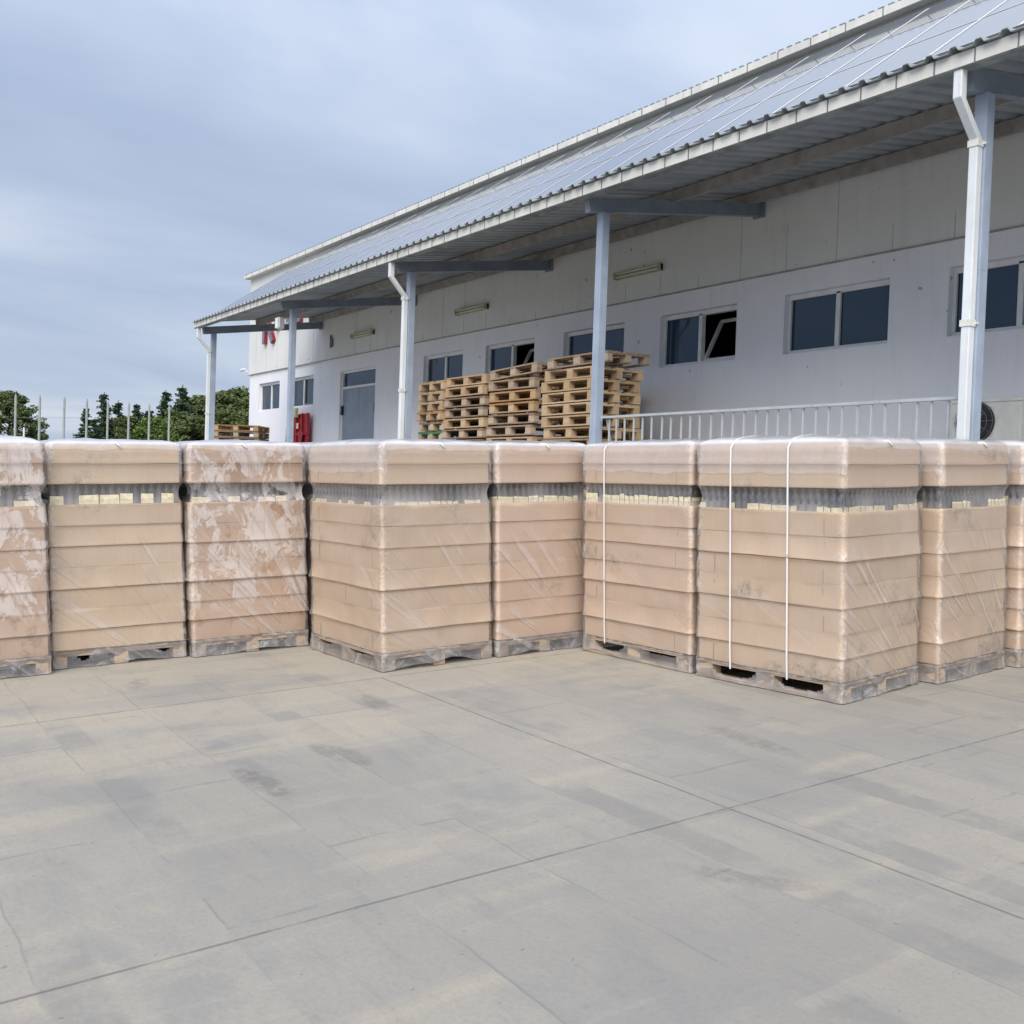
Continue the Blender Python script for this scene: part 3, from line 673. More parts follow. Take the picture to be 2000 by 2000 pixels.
# condenser unit
o = empty('condenser_unit', B(-5.60, 9.3, 1.35)); tag(o, 'grey white condenser unit with round black fan guard by the nearest column', 'air conditioner')
zc = (2.38-1.35)*S; ht = (2.585-1.35)*S; wl, wr = (-5.96+5.60)*S, (-5.25+5.60)*S
q = MB(); q.box((wl, 0, .05), (wr, .38, ht)); q.box((wl-.01, -.012, ht-.02), (wr+.01, .39, ht+.012)); q.box((wr-.03, -.008, .05), (wr+.006, -.001, ht-.03)); obj('casing', q, 'acbody', o, bevel=.008)
fx_ = -.10*S; rr = .195*S
q = MB(); q.tube([(fx_, -.001, zc), (fx_, -.02, zc)], rr, 40); obj('fan_opening', q, 'black', o)
q = MB()
for j in range(5):
    t = j*2*math.pi/5+.3; c_, s_ = math.cos(t), math.sin(t); p = Vector((-s_, 0, c_))
    q.add([Vector((fx_+c_*.03, -.035, zc+s_*.03))+p*.03, Vector((fx_+c_*rr*.9, -.045, zc+s_*rr*.9))+p*.08, Vector((fx_+c_*rr*.9, -.025, zc+s_*rr*.9))-p*.06, Vector((fx_+c_*.03, -.025, zc+s_*.03))-p*.03], [(0, 1, 2, 3)])
obj('fan_blade', q, 'black', o)
q = MB()
for j in range(10):
    t = j*math.pi/5+.05; q.tube([(fx_, -.055, zc), (fx_+math.cos(t)*rr*1.1, -.03, zc+math.sin(t)*rr*1.1)], .0035, 5)
for f_ in (.35, .7, 1.0):
    q.tube([(fx_+math.cos(t)*rr*f_, -.05, zc+math.sin(t)*rr*f_) for t in [i*math.pi/18 for i in range(37)]], .003, 5, cap=False)
obj('fan_guard', q, 'bracket', o)

# ------------------------------------------------------------------ loose wooden pallets on the dock
PL, PD, PH = 1.27, .88, .158
def pallet_meshes(L_, D_, H_, key):
    out_ = {}
    top = MB(); bt = .022
    wds = (.145, .10, .145, .10, .145); n_ = 5
    for i in range(5):
        yc = -D_/2+wds[i]/2 + (D_-wds[i])*i/4*1.0 if i in (0, 4) else -D_/2 + D_*i/4
        yc = max(-D_/2+wds[i]/2, min(D_/2-wds[i]/2, yc)); top.box((-L_/2, yc-wds[i]/2, H_-bt), (L_/2, yc+wds[i]/2, H_))
    for xc in (-L_/2+.07, 0, L_/2-.07): top.box((xc-.07, -D_/2+.001, H_-bt*2), (xc+.07, D_/2-.001, H_-bt-.0005))
    out_['deck'] = top
    bot = MB()
    for yc in (-D_/2+.05, 0, D_/2-.05): bot.box((-L_/2, yc-.05, 0), (L_/2, yc+.05, bt))
    out_['base_board'] = bot
    bl = MB(); bl.box((-.07, -.05, bt+.0005), (.07, .05, H_-bt*2-.0005)); out_['block'] = bl
    return out_
def make_pallet(L_, D_, H_, mats, name='wooden_pallet'):
    p = empty(name, (0, 0, 0)); ms = pallet_meshes(L_, D_, H_, '')
    obj('deck', ms['deck'], mats[0], p); obj('base_board', ms['base_board'], mats[1], p)
    bm_ = ms['block'].mesh('block', [mats[2]])
    for xc in (-L_/2+.07, 0, L_/2-.07):
        for yc in (-D_/2+.05, 0, D_/2-.05): obj('block', bm_, [], p, loc=(xc, yc, 0))
    return p
protos = {k_: make_pallet(PL, PD, PH, v_) for k_, v_ in dict(light=('wood_light',)*3, grey=('wood_grey', 'wood_grey', 'wood_old'), orange=('wood_orange', 'wood_orange', 'wood_light'), mixed=('wood_grey', 'wood_light', 'wood_light'), green=('wood_green', 'wood_light', 'wood_light')).items()}
used = set()
def place_pallet(kind, x, y, z, rz, label, group, tiltx=0., tilty=0.):
    p = protos[kind] if kind not in used else copy_tree(protos[kind]); used.add(kind)
    p.location = (x, y, z); p.rotation_euler = (tiltx, tilty, rz); tag(p, label, 'pallet', group); return p
KW = dict(light='pale', grey='weathered grey', orange='orange brown', mixed='grey topped', green='green painted')
rp = random.Random(5)
def pstack(x0u, y0u, rz, n_, kinds, where, group, front_short=False, ztop=None, jit=.03, hh=None):
    """x0u,y0u: building units of the stack's near left corner (front face toward the yard)"""
    hx, hy = (PD/2, PL/2) if front_short else (PL/2, PD/2)
    cx_, cy_ = x0u*S+hx, y0u*S+hy
    pit = hh or (bz(ztop)-PZ)/n_
    for i in range(n_):
        k_ = kinds[n_-1-i] if n_-1-i < len(kinds) else rp.choice(['light', 'grey', 'mixed', 'orange'])
        place_pallet(k_, cx_+rp.uniform(-jit, jit), cy_+rp.uniform(-jit, jit)*.8, PZ+.002+i*pit, rz+(math.pi/2 if front_short else 0)+rp.uniform(-.02, .02),
                     '%s pallet, %s from top of %s' % (KW[k_], ORD[n_-1-i], where), group, rp.uniform(-.003, .003), rp.uniform(-.003, .003))
    return cx_, cy_, PZ+n_*pit
pstack(-14.09, 7.86, 0, 12, ['light', 'light', 'light', 'orange', 'mixed', 'green', 'light'], 'the leftmost end-on dock stack', 'pallets stacked on the dock', True, 3.17)
pstack(-13.33, 7.88, 0, 12, ['light', 'light', 'grey', 'grey', 'light', 'grey', 'mixed'], 'the second dock stack from the left', 'pallets stacked on the dock', False, 3.20)
c3 = pstack(-12.17, 7.90, 0, 11, ['grey', 'orange', 'orange', 'grey', 'grey', 'light', 'light'], 'the third dock stack from the left', 'pallets stacked on the dock', False, 3.08)
place_pallet('grey', c3[0]+.02, c3[1]+.02, c3[2]+.02, .03, 'weathered loose pallet tilted on top of the third stack from the left', 'pallets stacked on the dock', 0, -.05)
c4 = pstack(-10.84, 7.88, -.02, 12, ['light', 'light', 'light', 'light', 'light', 'light', 'mixed'], 'the dock stack behind the middle column', 'pallets stacked on the dock', False, 3.12, jit=.035)
place_pallet('grey', c4[0]+.10, c4[1]+.02, c4[2]+.03, .10, 'weathered pallet lying askew on top of the nearest stack', 'pallets stacked on the dock', 0.03, -.03)
c5 = pstack(-12.0, 8.75, .03, 12, ['grey', 'grey', 'orange', 'orange', 'light'], 'the rear dock stack between third and nearest', 'pallets stacked on the dock', False, 3.22)
# small stack by the farthest column
fx0 = at_dist(466, 900, 25*S)
for i in range(10):
    k_ = ['grey', 'orange', 'light'][(i+1) % 3] if i > 7 else 'grey'
    place_pallet(k_, fx0.x-.1+rp.uniform(-.03, .03), fx0.y+.1, PZ+.002+i*.172, R(50)+rp.uniform(-.03, .03), '%s pallet, %s from top of the lone stack by the farthest column' % (KW[k_], ORD[9-i]), 'pallets in the lone far stack')

# ------------------------------------------------------------------ shrink-wrapped loads
SCL = .95
PHt, TH_, BAND = .125, .1555, .155           # pallet height, carton layer, jar band
Z0 = PHt; ZB = Z0+7*TH_; ZC = ZB+BAND; CAPS = (.150, .145); ZT = ZC+sum(CAPS)
def rrect(hx, hy, r, n_side, n_c=4):
    """points round a rounded rectangle, with (s, normal)"""
    pts = []
    cs = [(hx-r, -hy+r, -90), (hx-r, hy-r, 0), (-hx+r, hy-r, 90), (-hx+r, -hy+r, 180)]
    for k_, (cx_, cy_, a0) in enumerate(cs):
        for j in range(n_c+1):
            t = R(a0+90*j/n_c); pts.append((cx_+r*math.cos(t), cy_+r*math.sin(t), math.cos(t), math.sin(t)))
        nx = cs[(k_+1) % 4]; t = R(a0+90); sx, sy = cx_+r*math.cos(t), cy_+r*math.sin(t)
        t2 = R(nx[2]); ex, ey = nx[0]+r*math.cos(t2), nx[1]+r*math.sin(t2)
        for j in range(1, n_side):
            f = j/n_side; pts.append((sx+(ex-sx)*f, sy+(ey-sy)*f, math.cos(t), math.sin(t)))
    return pts
def carton(hx, hy, z0, z1, rnd_, flare, strong=True, flaps=True):
    q = MB(); r_ = .012; rings = []
    prof = [(z0, -.002), (z0+.003, flare), (z0+.03, flare*.8), (z1-.001, 0.), (z1, -.0005)] if strong else [(z0, -.0005), (z0+.001, 0.), (z0+.03, 0.), (z1-.004, 0.), (z1, -.006)]
    for z_, off in prof:
        rings.append([(x_+nx*off, y_+ny*off, z_) for x_, y_, nx, ny in rrect(hx, hy, r_, 8, 2)])
    n_ = len(rings[0]); vs_ = []
    sag = [rnd_.uniform(-.0025, .0025) for _ in range(n_)]
    for i, rg in enumerate(rings):
        for j, p in enumerate(rg):
            dz = mnoise.noise(Vector((p[0]*3, p[1]*3, z0*9+rnd_.random()*.0)))*.005 if i in (0, 1) else 0
            vs_.append((p[0], p[1], p[2]+dz))
    fs = [(i*n_+j, i*n_+(j+1) % n_, (i+1)*n_+(j+1) % n_, (i+1)*n_+j) for i in range(len(rings)-1) for j in range(n_)]
    fs += [tuple(range(n_-1, -1, -1)), tuple((len(rings)-1)*n_+j for j in range(n_))]
    q.add(vs_, fs)
    if flaps:       # corner tabs folded round on the broad side, seen as thin steps
        for sx in (-1, 1):
            if rnd_.random() < .35: continue
            xa = sx*(hx-.135-rnd_.uniform(0, .02)); h = (z1-z0)*rnd_.uniform(.55, .8); zz = z0+.012
            xb = sx*(hx-.012)
            q.box((min(xa, xb), -hy-.0035, zz), (max(xa, xb), -hy-.0002, zz+h))
            q.box((xa-.0016, -hy-.0045, zz), (xa+.0016, -hy-.0005, zz+h), 1)
        xm = rnd_.uniform(-.02, .02); q.box((xm-.0012, -hy-.003, z0+.02), (xm+.0012, -hy-.0002, z1-.02), 1) if rnd_.random() < .2 else None
    return q
jm = MB(); prof = [(0, .022), (.004, .0255), (.098, .0255), (.112, .018), (.122, .016), (.128, .016), (.130, .019), (.150, .019), (.151, .0)]
n_ = 10; vs_ = []; fs = []
for z_, r_ in prof:
    for j in range(n_): vs_.append((max(r_, .0005)*math.cos(2*math.pi*j/n_), max(r_, .0005)*math.sin(2*math.pi*j/n_), z_))
for i in range(len(prof)-1):
    for j in range(n_): fs.append((i*n_+j, i*n_+(j+1) % n_, (i+1)*n_+(j+1) % n_, (i+1)*n_+j))
jm.add(vs_, fs); JAR = jm.mesh('jar', ['jar'], True)

YR = Matrix.Rotation(math.atan(SLOPE), 4, 'X')
def wrapped_load(label, corner, rot, depth=1.19, width=.965, wet=False, seed=0, jars_side=True, div=.5, straps=(), tears=(), dome=.03, lean=(0, 0), tone=.3):
    rd = random.Random(100+seed)
    hx, hy = depth/2, width/2
    M0 = Matrix.Rotation(rot, 4, 'Z')
    base = Vector((corner[0], corner[1], 0)) - (M0 @ Vector((hx, -hy, 0)))
    e_ = empty('wrapped_pallet_load', (0, 0, 0)); mm = YR @ M0; mm.translation = (base.x, base.y, SLOPE*base.y+.004); e_.matrix_world = mm
    tag(e_, label, 'wrapped pallet', 'shrink-wrapped pallets of cartons in the yard')
    lx, ly = lean                                   # how far the top has shifted
    sh = lambda z_: (lx*z_/ZT, ly*z_/ZT)
    # pallet
    pal = obj('pallet', MB().box((-hx+.004, -hy+.004, PHt-.022), (hx-.004, hy-.004, PHt-.004)), 'wood_old', e_); pal['seed'] = seed
    bb = MB()
    for yc in (-hy+.055, 0, hy-.055): bb.box((-hx+.004, yc-.05, 0), (hx-.004, yc+.05, .02))
    for xc in (-hx+.075, 0, hx-.075): bb.box((xc-.07, -hy+.005, PHt-.04), (xc+.07, hy-.005, PHt-.0225))
    obj('base_board', bb, 'wood_old', pal)
    blm = MB().box((-.07, -.05, .0205), (.07, .05, PHt-.0405)).mesh('block', ['wood_old'])
    for xc in (-hx+.075, 0, hx-.075):
        for yc in (-hy+.056, 0, hy-.056): obj('block', blm, [], pal, loc=(xc, yc, 0))
    # carton layers
    zj = [Z0]+[Z0+i*TH_+rd.uniform(-.007, .007) for i in range(1, 7)]+[ZB]
    amp = [rd.uniform(.45, 1.15) if i % 2 else rd.choice([0, 0, .12, .3]) for i in range(7)]
    tiers = [(zj[i], zj[i+1]) for i in range(7)] + [(ZC, ZC+CAPS[0]), (ZC+CAPS[0], ZT)]
    for i, (z0, z1) in enumerate(tiers):
        zz0 = z0+.001; fl = (.0008+.014*amp[i]) if i < 7 else (.004 if i == 7 else .008)
        strong = (amp[i] > .1) if i < 7 else True; q = carton(hx-.014, hy-.014, z0+(.001 if strong else .0003), z1-.0003, rd, fl, strong)
        o = obj('carton_layer', q, ['wetcard' if wet else 'card', 'crease'], e_); ox, oy = sh((z0+z1)/2)
        o.location = (ox+rd.uniform(-.004, .004), oy+rd.uniform(-.004, .004), 0); o['seed'] = float(seed); o['tone'] = tone
        o.rotation_euler = (rd.uniform(-.0022, .0022), rd.uniform(-.0022, .0022), rd.uniform(-.004, .004))
    # jars in the open tier
    ox, oy = sh(ZB+.07)
    q = MB(); q.box((-hx+.085, -hy+.085, ZB+.002), (hx-.085, hy-.085, ZC-.003)); o = obj('dark_jar_core', q, 'jarcore', e_, loc=(ox, oy, 0))  # plain box for the inner jars, dim depth put into its colour
    pt = .0555; ny = int((width-.10)/pt); nx = int((depth-.10)/pt)
    for j in range(ny+1):
        yy = -hy+.05+j*(width-.10)/ny; obj('jar', JAR, [], e_, loc=(ox+hx-.056, oy+yy, ZB+.001))
    if jars_side:
        for j in range(nx):
            xx_ = -hx+.05+j*(depth-.10)/nx; obj('jar', JAR, [], e_, loc=(ox+xx_, oy-hy+.05, ZB+.001))
    # cream divider tabs standing at the foot of the jars
    q = MB(); path = []; L1, L2 = depth-.05, width-.05; d_ = 0.
    def tp(d):
        return (-hx+.022+d, -hy+.021) if d <= L1 else (hx-.021, -hy+.025+(d-L1))
    low = .003
    while d_ < L1+L2-.08:
        w_ = rd.choice([.05, .05, .1, .15]); up = rd.random() < .45+.4*div; h = (.012+div*.062*rd.uniform(.75, 1.1)) if up else low
        e2 = min(d_+w_*.94, L1+L2); s_ = rd.uniform(-.005, .005) if up else 0
        if d_ < L1 < e2: e2 = L1
        path += [(d_, low), (d_+.001, h+s_), (e2-.001, h-s_), (e2, low)]; d_ = e2+.006
        if abs(e2-L1) < 1e-6: d_ = L1+.001
    for d, h in path:
        px_, py_ = tp(d); q.v += [(px_, py_, ZB+.0015), (px_, py_, ZB+h)]
    for i_ in range(len(path)-1): q.f.append((2*i_, 2*i_+2, 2*i_+3, 2*i_+1)); q.mi.append(0)
    obj('divider_tabs', q, 'cream', e_, loc=(ox, oy, 0))
    # film hood
    lev = [0.0, .010, .022, .034, .046, .056, .066, .076, .086, .095, .104, .113, PHt-.004, PHt+.012]
    for i in range(7):
        z0 = zj[i]
        for f in (.04, .10, .25, .5, .75, .92, .985): lev.append(z0+(zj[i+1]-zj[i])*f)
    lev = lev + [ZB-.001]
    for f in (.05, .15, .3, .5, .7, .85, .95): lev.append(ZB+BAND*f)
    for f in (0.01, .06, .2, .4, .49, .53, .62, .8, .92): lev.append(ZC+(ZT-ZC)*f)
    pr0 = rrect(hx, hy, .030, 44, 4); n_ = len(pr0); vs_ = []; so_ = Vector((seed*5.1, seed*2.7, 0))
    gone = set()
    for li, z_ in enumerate(lev):
        for j, (x_, y_, nx, ny) in enumerate(pr0):
            P = Vector((x_, y_, z_))+so_
            low = mnoise.noise(P*2.2); mid_ = mnoise.noise(Vector((P.x*6, P.y*6, P.z*9))); fin = mnoise.noise(P*17)
            off = .006 + .003*low + .003*max(0, mid_)
            corner_ = abs(nx*ny) > .01
            if Z0+.004 < z_ < ZB-.001:
                ii = max(q_ for q_ in range(7) if zj[q_] <= z_); ff = min(1, (z_-zj[ii])/(zj[ii+1]-zj[ii]))        # hug the lips of every second tray
                lip = (1-ff)**2*amp[ii]*(1+.9*mnoise.noise(Vector((P.x*2.1, P.y*2.1, ii*5.3))))
                off += -.004 + .013*lip*(1+.5*mid_) - .004*ff**3*(amp[ii+1] if ii < 6 else 0)
                off += .004*mnoise.noise(Vector((P.x*5, P.y*5, ii*3.7)))
            if z_ < PHt-.002:
                f = 1-z_/PHt; off = .006+.018*mid_*f + .008*fin; 
                if not corner_: off -= .012*math.sin(math.pi*z_/PHt)*(1 if abs(mnoise.noise(Vector((x_*2.5, y_*2.5, 3+seed)))) > .08 else .2)
            if ZB-.002 < z_ < ZC+.001:
                t = (z_-ZB)/BAND; off = .006 - .036*math.sin(math.pi*min(1, max(0, t)))**.8 + .003*mid_
            if z_ >= ZC+.001: off = (.012 if z_ < ZC+.02 or ZC+CAPS[0]-.004 < z_ < ZC+CAPS[0]+.02 else .006)+.004*low+.003*fin*(1 if z_ > ZT-.06 else 0)
            if corner_: off += .002+.006*mid_*(1 if z_ < ZB else .3)
            zz = z_
            wv_ = max(0, mnoise.noise(Vector((P.x*2.6, P.y*2.6, 9))))*min(1, (1-abs(x_)/hx if abs(ny) > .5 else 1-abs(y_)/hy)*5)*.07
            if z_ < PHt-.002: zz = z_+(.003+wv_)*(1-z_/PHt)
            ox, oy = sh(z_); vs_.append((x_+nx*off+ox, y_+ny*off+oy, max(.003, zz)))
    # top: rounded edge then a gently slumped dome
    crown = [(.012, .010, 0), (.028, .022, .2), (.06, .026, .45), (.12, .028, .7), (.22, .03, .9), (.34, .03, 1.0)]
    for ins, rise, dm_ in crown:
        for j, (x_, y_, nx, ny) in enumerate(pr0):
            fx2 = (hx-ins)/hx; fy2 = (hy-ins)/hy; P = Vector((x_*fx2, y_*fy2, 0))+so_
            zz = ZT+rise*.6+dome*dm_+.008*mnoise.noise(P*7)+.010*mnoise.noise(P*2.6)*dm_
            ox, oy = sh(ZT); vs_.append((x_*fx2+nx*.006*(1-dm_)+ox, y_*fy2+ny*.006*(1-dm_)+oy, zz))
    NL = len(lev)+len(crown); fs = []
    for li in range(NL-1):
        for j in range(n_):
            x_, y_, nx, ny = pr0[j]; z_ = (lev[li]+lev[li+1])/2 if li < len(lev)-1 else 2; hole = False
            if z_ < PHt+.004:
                for (side, c_, half, hgt) in tears:
                    if side == 's' and ny < -.9:
                        d = (x_-c_)/half
                        if abs(d) < 1 and z_ > PHt-.012-hgt*(1-d*d)**.7 and z_ < PHt+.004: hole = True
                    if side == 'e' and nx > .9:
                        d = (y_-c_)/half
                        if abs(d) < 1 and z_ > PHt-.03-hgt*(1-d*d) and z_ < PHt-.02: hole = True
            if not hole: fs.append((li*n_+j, li*n_+(j+1) % n_, (li+1)*n_+(j+1) % n_, (li+1)*n_+j))
    fs.append(tuple((NL-1)*n_+j for j in range(n_)))
    q = MB(); q.add(vs_, fs); fo = obj('stretch_film', q, 'film_wet' if wet else 'film', e_, smooth=True); fo['seed'] = float(seed)
    # doubled film flap on the top edge: a small bright knot
    for k_ in range(1):
        kx, ky = hx+.004+sh(ZT)[0], rd.uniform(-.1, .12)
        kn = MB(); kn.tube([(kx-.03, ky-.05, ZT+.016), (kx-.01, ky, ZT+.012), (kx+.012, ky+.03, ZT-.022)], [.004, .011, .005], 7)
        obj('film_knot', kn, 'strap', e_, smooth=True)
    for k_, sx in enumerate(straps):
        q = MB(); wv = .0062; yf = -hy-.014; pts = []
        pts.append((sx+.012, yf, PHt-.03))
        for i in range(1, 12):
            z_ = PHt-.03+(ZT-.0-PHt)*i/11; ox, oy = sh(z_); pts.append((sx+.012*(1-i/11)+ox*.3, yf+oy-(.004 if i < 11 else 0), z_))
        ox, oy = sh(ZT); c_ = .006; dm2 = dome
        def crown_z(x_, y_):
            ins = max(0, min(hx-abs(x_), hy-abs(y_))); tb = [(0, .004, 0)]+crown
            for a_, b_ in zip(tb, tb[1:]+[(9, .03, 1.0)]):
                if ins <= b_[0]: break
            t = min(1, max(0, (ins-a_[0])/(b_[0]-a_[0]))); rise = a_[1]+(b_[1]-a_[1])*t; dm_ = a_[2]+(b_[2]-a_[2])*t; P = Vector((x_, y_, 0))+so_
            return ZT+rise*.6+dome*dm_+.008*mnoise.noise(P*7)+.010*mnoise.noise(P*2.6)*dm_+.0025
        for q_ in (-hy+.004, -hy+.012, -hy+.028, -hy+.045, -hy+.06, -hy+.09, -hy+.12, -hy+.17, -hy+.22, -.2, -.1, 0, .1, .2, hy-.22, hy-.17, hy-.12, hy-.09, hy-.06, hy-.028, hy-.012):
            pts.append((sx+.004, q_+oy, crown_z(sx+.004-ox, q_)))
        pts += [(sx+.004, hy+.012+oy, ZT-.02), (sx+.004, hy+.014, .12)]
        for i in range(len(pts)-1):
            a_, b_ = Vector(pts[i]), Vector(pts[i+1]); q.add([(a_.x-wv, a_.y, a_.z), (a_.x+wv, a_.y, a_.z), (b_.x+wv, b_.y, b_.z), (b_.x-wv, b_.y, b_.z)], [(0, 1, 2, 3)])
        o = obj('strap', q, 'strap', e_); sm = o.modifiers.new('thickness', 'SOLIDIFY'); sm.thickness = .0015
    return e_
k = SCL
loads = [
 dict(label='fogged film load cut off by the left edge of the yard row', corner=(-8.02, .58), rot=R(-1), wet=True, seed=1, dome=.045, jars_side=False, lean=(-.0, -.02), width=.93),
 dict(label='smooth tan wrapped load second from the left, with a sagging torn film foot', corner=(-8.145, 1.535), rot=R(-1.6), seed=2, tone=0.00, div=1.0, jars_side=True, tears=(('e', -.28, .05, .05), ('e', .3, .06, .04)), lean=(0, -.02), width=.985),
 dict(label='blotchy white fogged wrapped load with wet orange cardboard in the corner', corner=(-8.05, 2.545), rot=R(-.5), wet=True, seed=3, jars_side=False, lean=(0, -.02), width=.97),
 dict(label='wrapped load jutting out at the middle with both sides clean and tan', corner=(-6.70, 3.51), rot=R(2), seed=4, tone=0.35, div=.25, tears=(('s', -.33, .17, .03), ('s', .2, .26, .025)), lean=(.0, -.012), width=.985),
 dict(label='pinkish wrapped load without straps in the recess behind the single strapped one', corner=(-6.71, 4.525), rot=R(.5), seed=5, tone=0.90, div=.6, jars_side=True, lean=(0, -.01), width=.93),
 dict(label='wrapped load with a single white strap and cream tabs under its jars', corner=(-5.41, 5.345), rot=R(3), seed=6, tone=0.70, div=1.0, straps=(-.325,), tears=(('s', -.30, .2, .085), ('s', .3, .22, .03)), lean=(-.01, .0), width=.97),
 dict(label='nearest wrapped load with two white straps and torn film at its pallet', corner=(-4.165, 5.46), rot=R(6), seed=7, tone=0.30, div=.45, straps=(-.29, .175), tears=(('s', -.28, .22, .085), ('s', .27, .24, .075)), dome=.04, lean=(-.01, 0), width=.965),
 dict(label='creased wrapped load second from the right with long diagonal folds', corner=(-4.175, 6.50), rot=R(4), seed=8, tone=0.45, div=.7, lean=(0, .005), width=.96),
 dict(label='wrapped load cut off by the right edge of the picture', corner=(-4.175, 7.525), rot=R(3), seed=9, tone=0.50, div=.9, lean=(0, .0), width=.96),
 dict(label='wrapped load set back in the shaded gap right of the fogged corner load', corner=(-8.10, 3.585), rot=R(0), seed=10, jars_side=False, width=.96),
]
for d in loads: wrapped_load(**d)

# ------------------------------------------------------------------ poles and trees beyond the yard
GZ = SLOPE*12 - .012
hor = lambda px: 901+.0336*(px+385)
poles = [(31, 769), (78, 771.6), (126, 775), (170, 779), (211, 784), (252, 786), (292, 789), (331, 790)]
for i, (px, py) in enumerate(poles):
    d = 60+i*.75; p = at_dist(px, py, d); h = p.z-GZ
    q = MB(); q.tube([(0, 0, 0), (0, 0, h-.12)], .062, 8); q.tube([(0, 0, h-.12), (0, 0, h)], .035, 6)
    tag(obj('fence_pole', q, 'galv', loc=(p.x, p.y, GZ)), 'thin grey metal pole, %s from the left in front of the trees' % ORD[i], 'pole', 'thin poles beyond the yard')
p = at_dist(47, 835, 50)
q = MB(); q.tube([(0, 0, 0), (0, 0, p.z-GZ)], .04, 8); tag(obj('short_post', q, 'pvc', loc=(p.x, p.y, GZ)), 'short white post before the pine at the left edge', 'post')
wp = [at_dist(px, 816, 60+(px-31)/47*.75) for px in (31, 78, 126, 170)]
q = MB(); q.tube([v_-wp[0] for v_ in wp], .012, 4); tag(obj('wire', q, 'galv', loc=wp[0]), 'thin wire stretched between the leftmost poles', 'wire')

def leafs(mb, c, n_, rad, size, rd, flat=1., droop=0.):
    for _ in range(n_):
        while True:
            v_ = Vector((rd.uniform(-1, 1), rd.uniform(-1, 1), rd.uniform(-1, 1)))
            if v_.length < 1: break
        p = c+Vector((v_.x*rad, v_.y*rad, v_.z*rad*flat)); a_ = Vector((rd.gauss(0, 1), rd.gauss(0, 1), rd.gauss(0, .6)-droop)).normalized()
        b_ = a_.cross(Vector((rd.gauss(0, 1), rd.gauss(0, 1), rd.gauss(0, 1)))).normalized(); s_ = size*rd.uniform(.6, 1.3)
        mb.add([p-b_*s_*.28, p+a_*s_*.5+b_*s_*.05, p+b_*s_*.28, p-a_*s_*.5], [(0, 1, 2, 3)])
def spruce(rd, h=9., rb=2.1):
    t = MB(); t.tube([(0, 0, 0), (.05, 0, h*.5), (0, .03, h)], [.17, .10, .015], 7); cr_ = MB(); z_ = h*.08
    while z_ < h*.985:
        f = 1-z_/h; r_ = rb*f**.85*rd.uniform(.7, 1.15)+.06; nb_ = max(3, int(4+6*f))
        for j in range(nb_):
            an = rd.uniform(0, 6.28); rr_ = r_*rd.uniform(.65, 1.15); st = max(2, int(rr_/.22))
            for s_ in range(st):
                g_ = (s_+.6)/st; c = Vector((math.cos(an)*rr_*g_, math.sin(an)*rr_*g_, z_-.22*rr_*g_+.12*rr_*g_*g_)); leafs(cr_, c, 16, .24+.10*f, .24, rd, .6, .5)
        z_ += h*.030*rd.uniform(.7, 1.3)
    leafs(cr_, Vector((0, 0, h*.985)), 10, .08, .14, rd, 2.2)
    return t, cr_
def broad(rd, h=8., rw=3., nclump=60, size=.24, z0=.12):
    t = MB(); t.tube([(0, 0, 0), (.1, 0, h*.35), (.0, .1, h*.8)], [.22, .16, .05], 8); cr_ = MB()
    for i in range(nclump):
        an = rd.uniform(0, 6.28); zf_ = rd.uniform(z0, .97); env = rw*math.sin(math.pi*min(1, (zf_*.86+.14)))**.6
        rr_ = env*math.sqrt(rd.uniform(.15, 1)); c = Vector((math.cos(an)*rr_, math.sin(an)*rr_, h*zf_))
        if i % 4 == 0: t.tube([(0, 0, h*min(.75, zf_*.8)), tuple(c*.9)], [.05, .015], 5)
        leafs(cr_, c, 85, rd.uniform(.34, .7), size, rd, .62)
    return t, cr_
rt = random.Random(3)
def make_tree(kind, name, seed):
    rd = random.Random(seed)
    if kind == 'spruce': t, c = spruce(rd); m_ = 'spruce'
    elif kind == 'pine': t, c = broad(rd, 8., 3.3, 230, .27, .03); m_ = 'pine'
    elif kind == 'wood': t, c = broad(rd, 8., 2.7, 130, .29, .05); m_ = 'pine'
    else: t, c = broad(rd, 4.5, 1.9, 60, .22, .08); m_ = 'bushleaf'
    e_ = empty(name, (0, 0, 0)); obj('trunk', t, 'bark', e_); obj('crown', c, m_, e_); return e_
TP = {('spruce', 0): make_tree('spruce', 'spruce_tree', 1), ('spruce', 1): make_tree('spruce', 'spruce_tree', 2), ('spruce', 2): make_tree('spruce', 'spruce_tree', 9),
      ('pine', 0): make_tree('pine', 'pine_tree', 3), ('wood', 0): make_tree('wood', 'pine_tree', 4), ('wood', 1): make_tree('wood', 'pine_tree', 5), ('bush', 0): make_tree('bush', 'leafy_tree', 6)}
HT = dict(spruce=9., pine=8., wood=8., bush=4.5); tused = set()
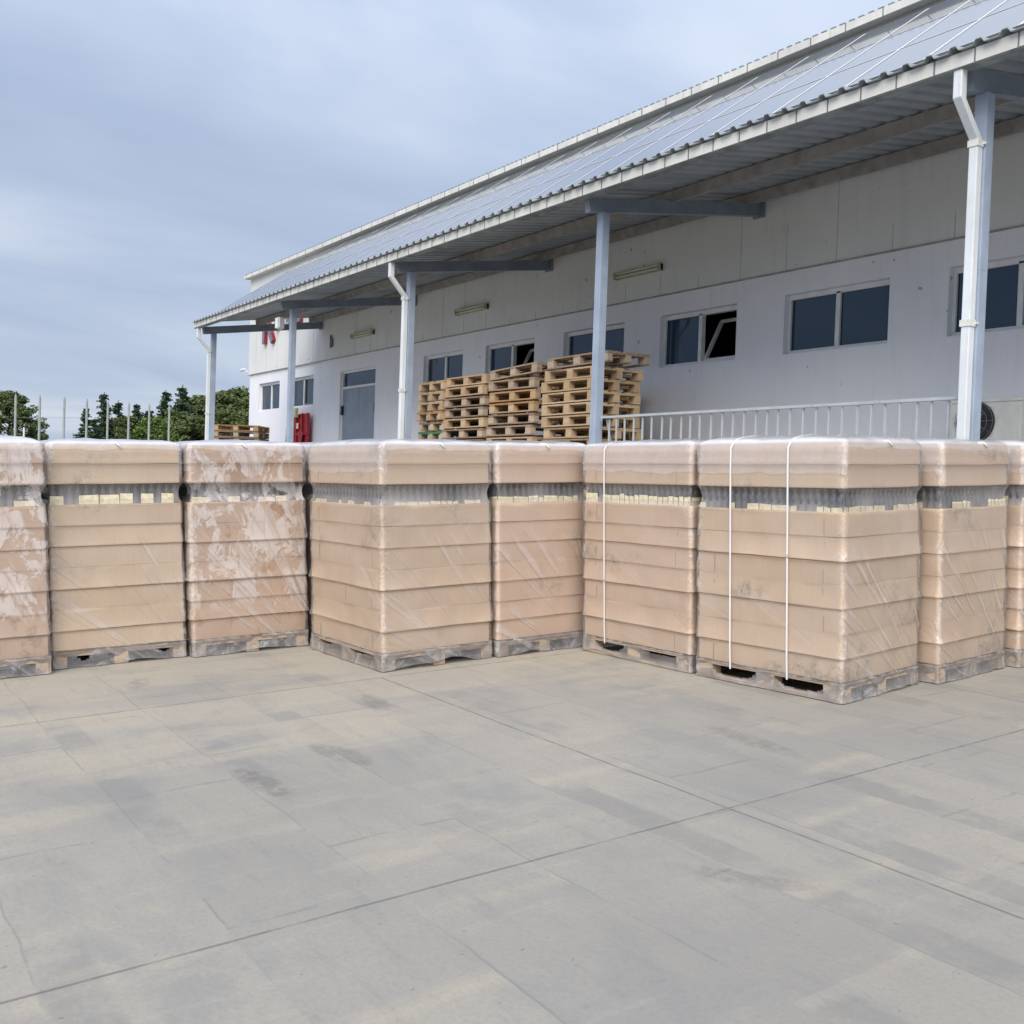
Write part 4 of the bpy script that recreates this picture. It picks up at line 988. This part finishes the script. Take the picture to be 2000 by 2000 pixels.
def plant(kind, vi, px, top, d, label, cat, group, wide=1., rot=0):
    e_ = TP[(kind, vi)] if (kind, vi) not in tused else copy_tree(TP[(kind, vi)]); tused.add((kind, vi))
    p = at_dist(px, top, d); h = p.z-GZ; s_ = h/HT[kind]; e_.location = (p.x, p.y, GZ); e_.scale = (s_*wide, s_*wide, s_); e_.rotation_euler.z = rot
    tag(e_, label, cat, group)
G1 = 'trees beyond the yard'
plant('pine', 0, 18, 766, 78, 'broad bushy pine at the left edge behind the first poles', 'tree', G1, 1.0, .4)
for i, (px, top, d, vi, wd) in enumerate([(168, 797, 84, 0, 1.25), (204, 766, 86, 1, 1.2), (232, 782, 90, 2, 1.25), (268, 790, 92, 0, 1.4), (324, 762, 96, 1, 1.3), (356, 752, 98, 2, 1.35), (186, 815, 82, 2, 1.5), (292, 798, 94, 2, 1.5)]):
    plant('spruce', vi, px, top, d, ['small dark spruce at the left end of the spruce row', 'slender pointed spruce behind the fourth and fifth poles', 'dark spruce left of the sixth pole', 'ragged double topped spruce right of the sixth pole',
          'dense spruce behind the last pole', 'tallest dark spruce left of the farthest canopy column', 'low spruce filling the gap between the two left spruces', 'low spruce behind the pale green tree'][i], 'tree', G1, wd, i*1.3)
plant('bush', 0, 304, 816, 70, 'yellow green leafy tree in front of the dark spruces', 'tree', G1, 1.0)
for i, (px, top, d, vi, wd) in enumerate([(382, 775, 104, 0, 1.2), (406, 772, 108, 1, 1.2), (432, 765, 106, 0, 1.2), (456, 760, 110, 1, 1.2), (478, 756, 108, 0, 1.2), (344, 800, 92, 1, 1.1), (376, 808, 90, 0, 1.1), (250, 812, 88, 1, 1.0), (220, 822, 86, 0, .9), (440, 800, 92, 1, 1.2), (475, 798, 92, 0, 1.2), (500, 770, 100, 1, 1.2)]):
    plant('wood', vi, px, top, d, ['round pine just left of the farthest canopy column', 'round pine just right of the farthest canopy column', 'second round pine right of the farthest column', 'third round pine right of the farthest column',
          'round pine touching the warehouse corner', 'low green tree right of the last pole', 'low green tree left of the farthest column', 'low green tree between the dark spruces', 'lowest green tree under the slender spruce',
          'low front tree right of the farthest column above the lone pallets', 'low front tree against the warehouse corner', 'tree mostly hidden behind the warehouse corner'][i], 'tree', G1, wd, i*1.7)
for a_ in list(TP):
    if a_ not in tused: print('unused', a_)
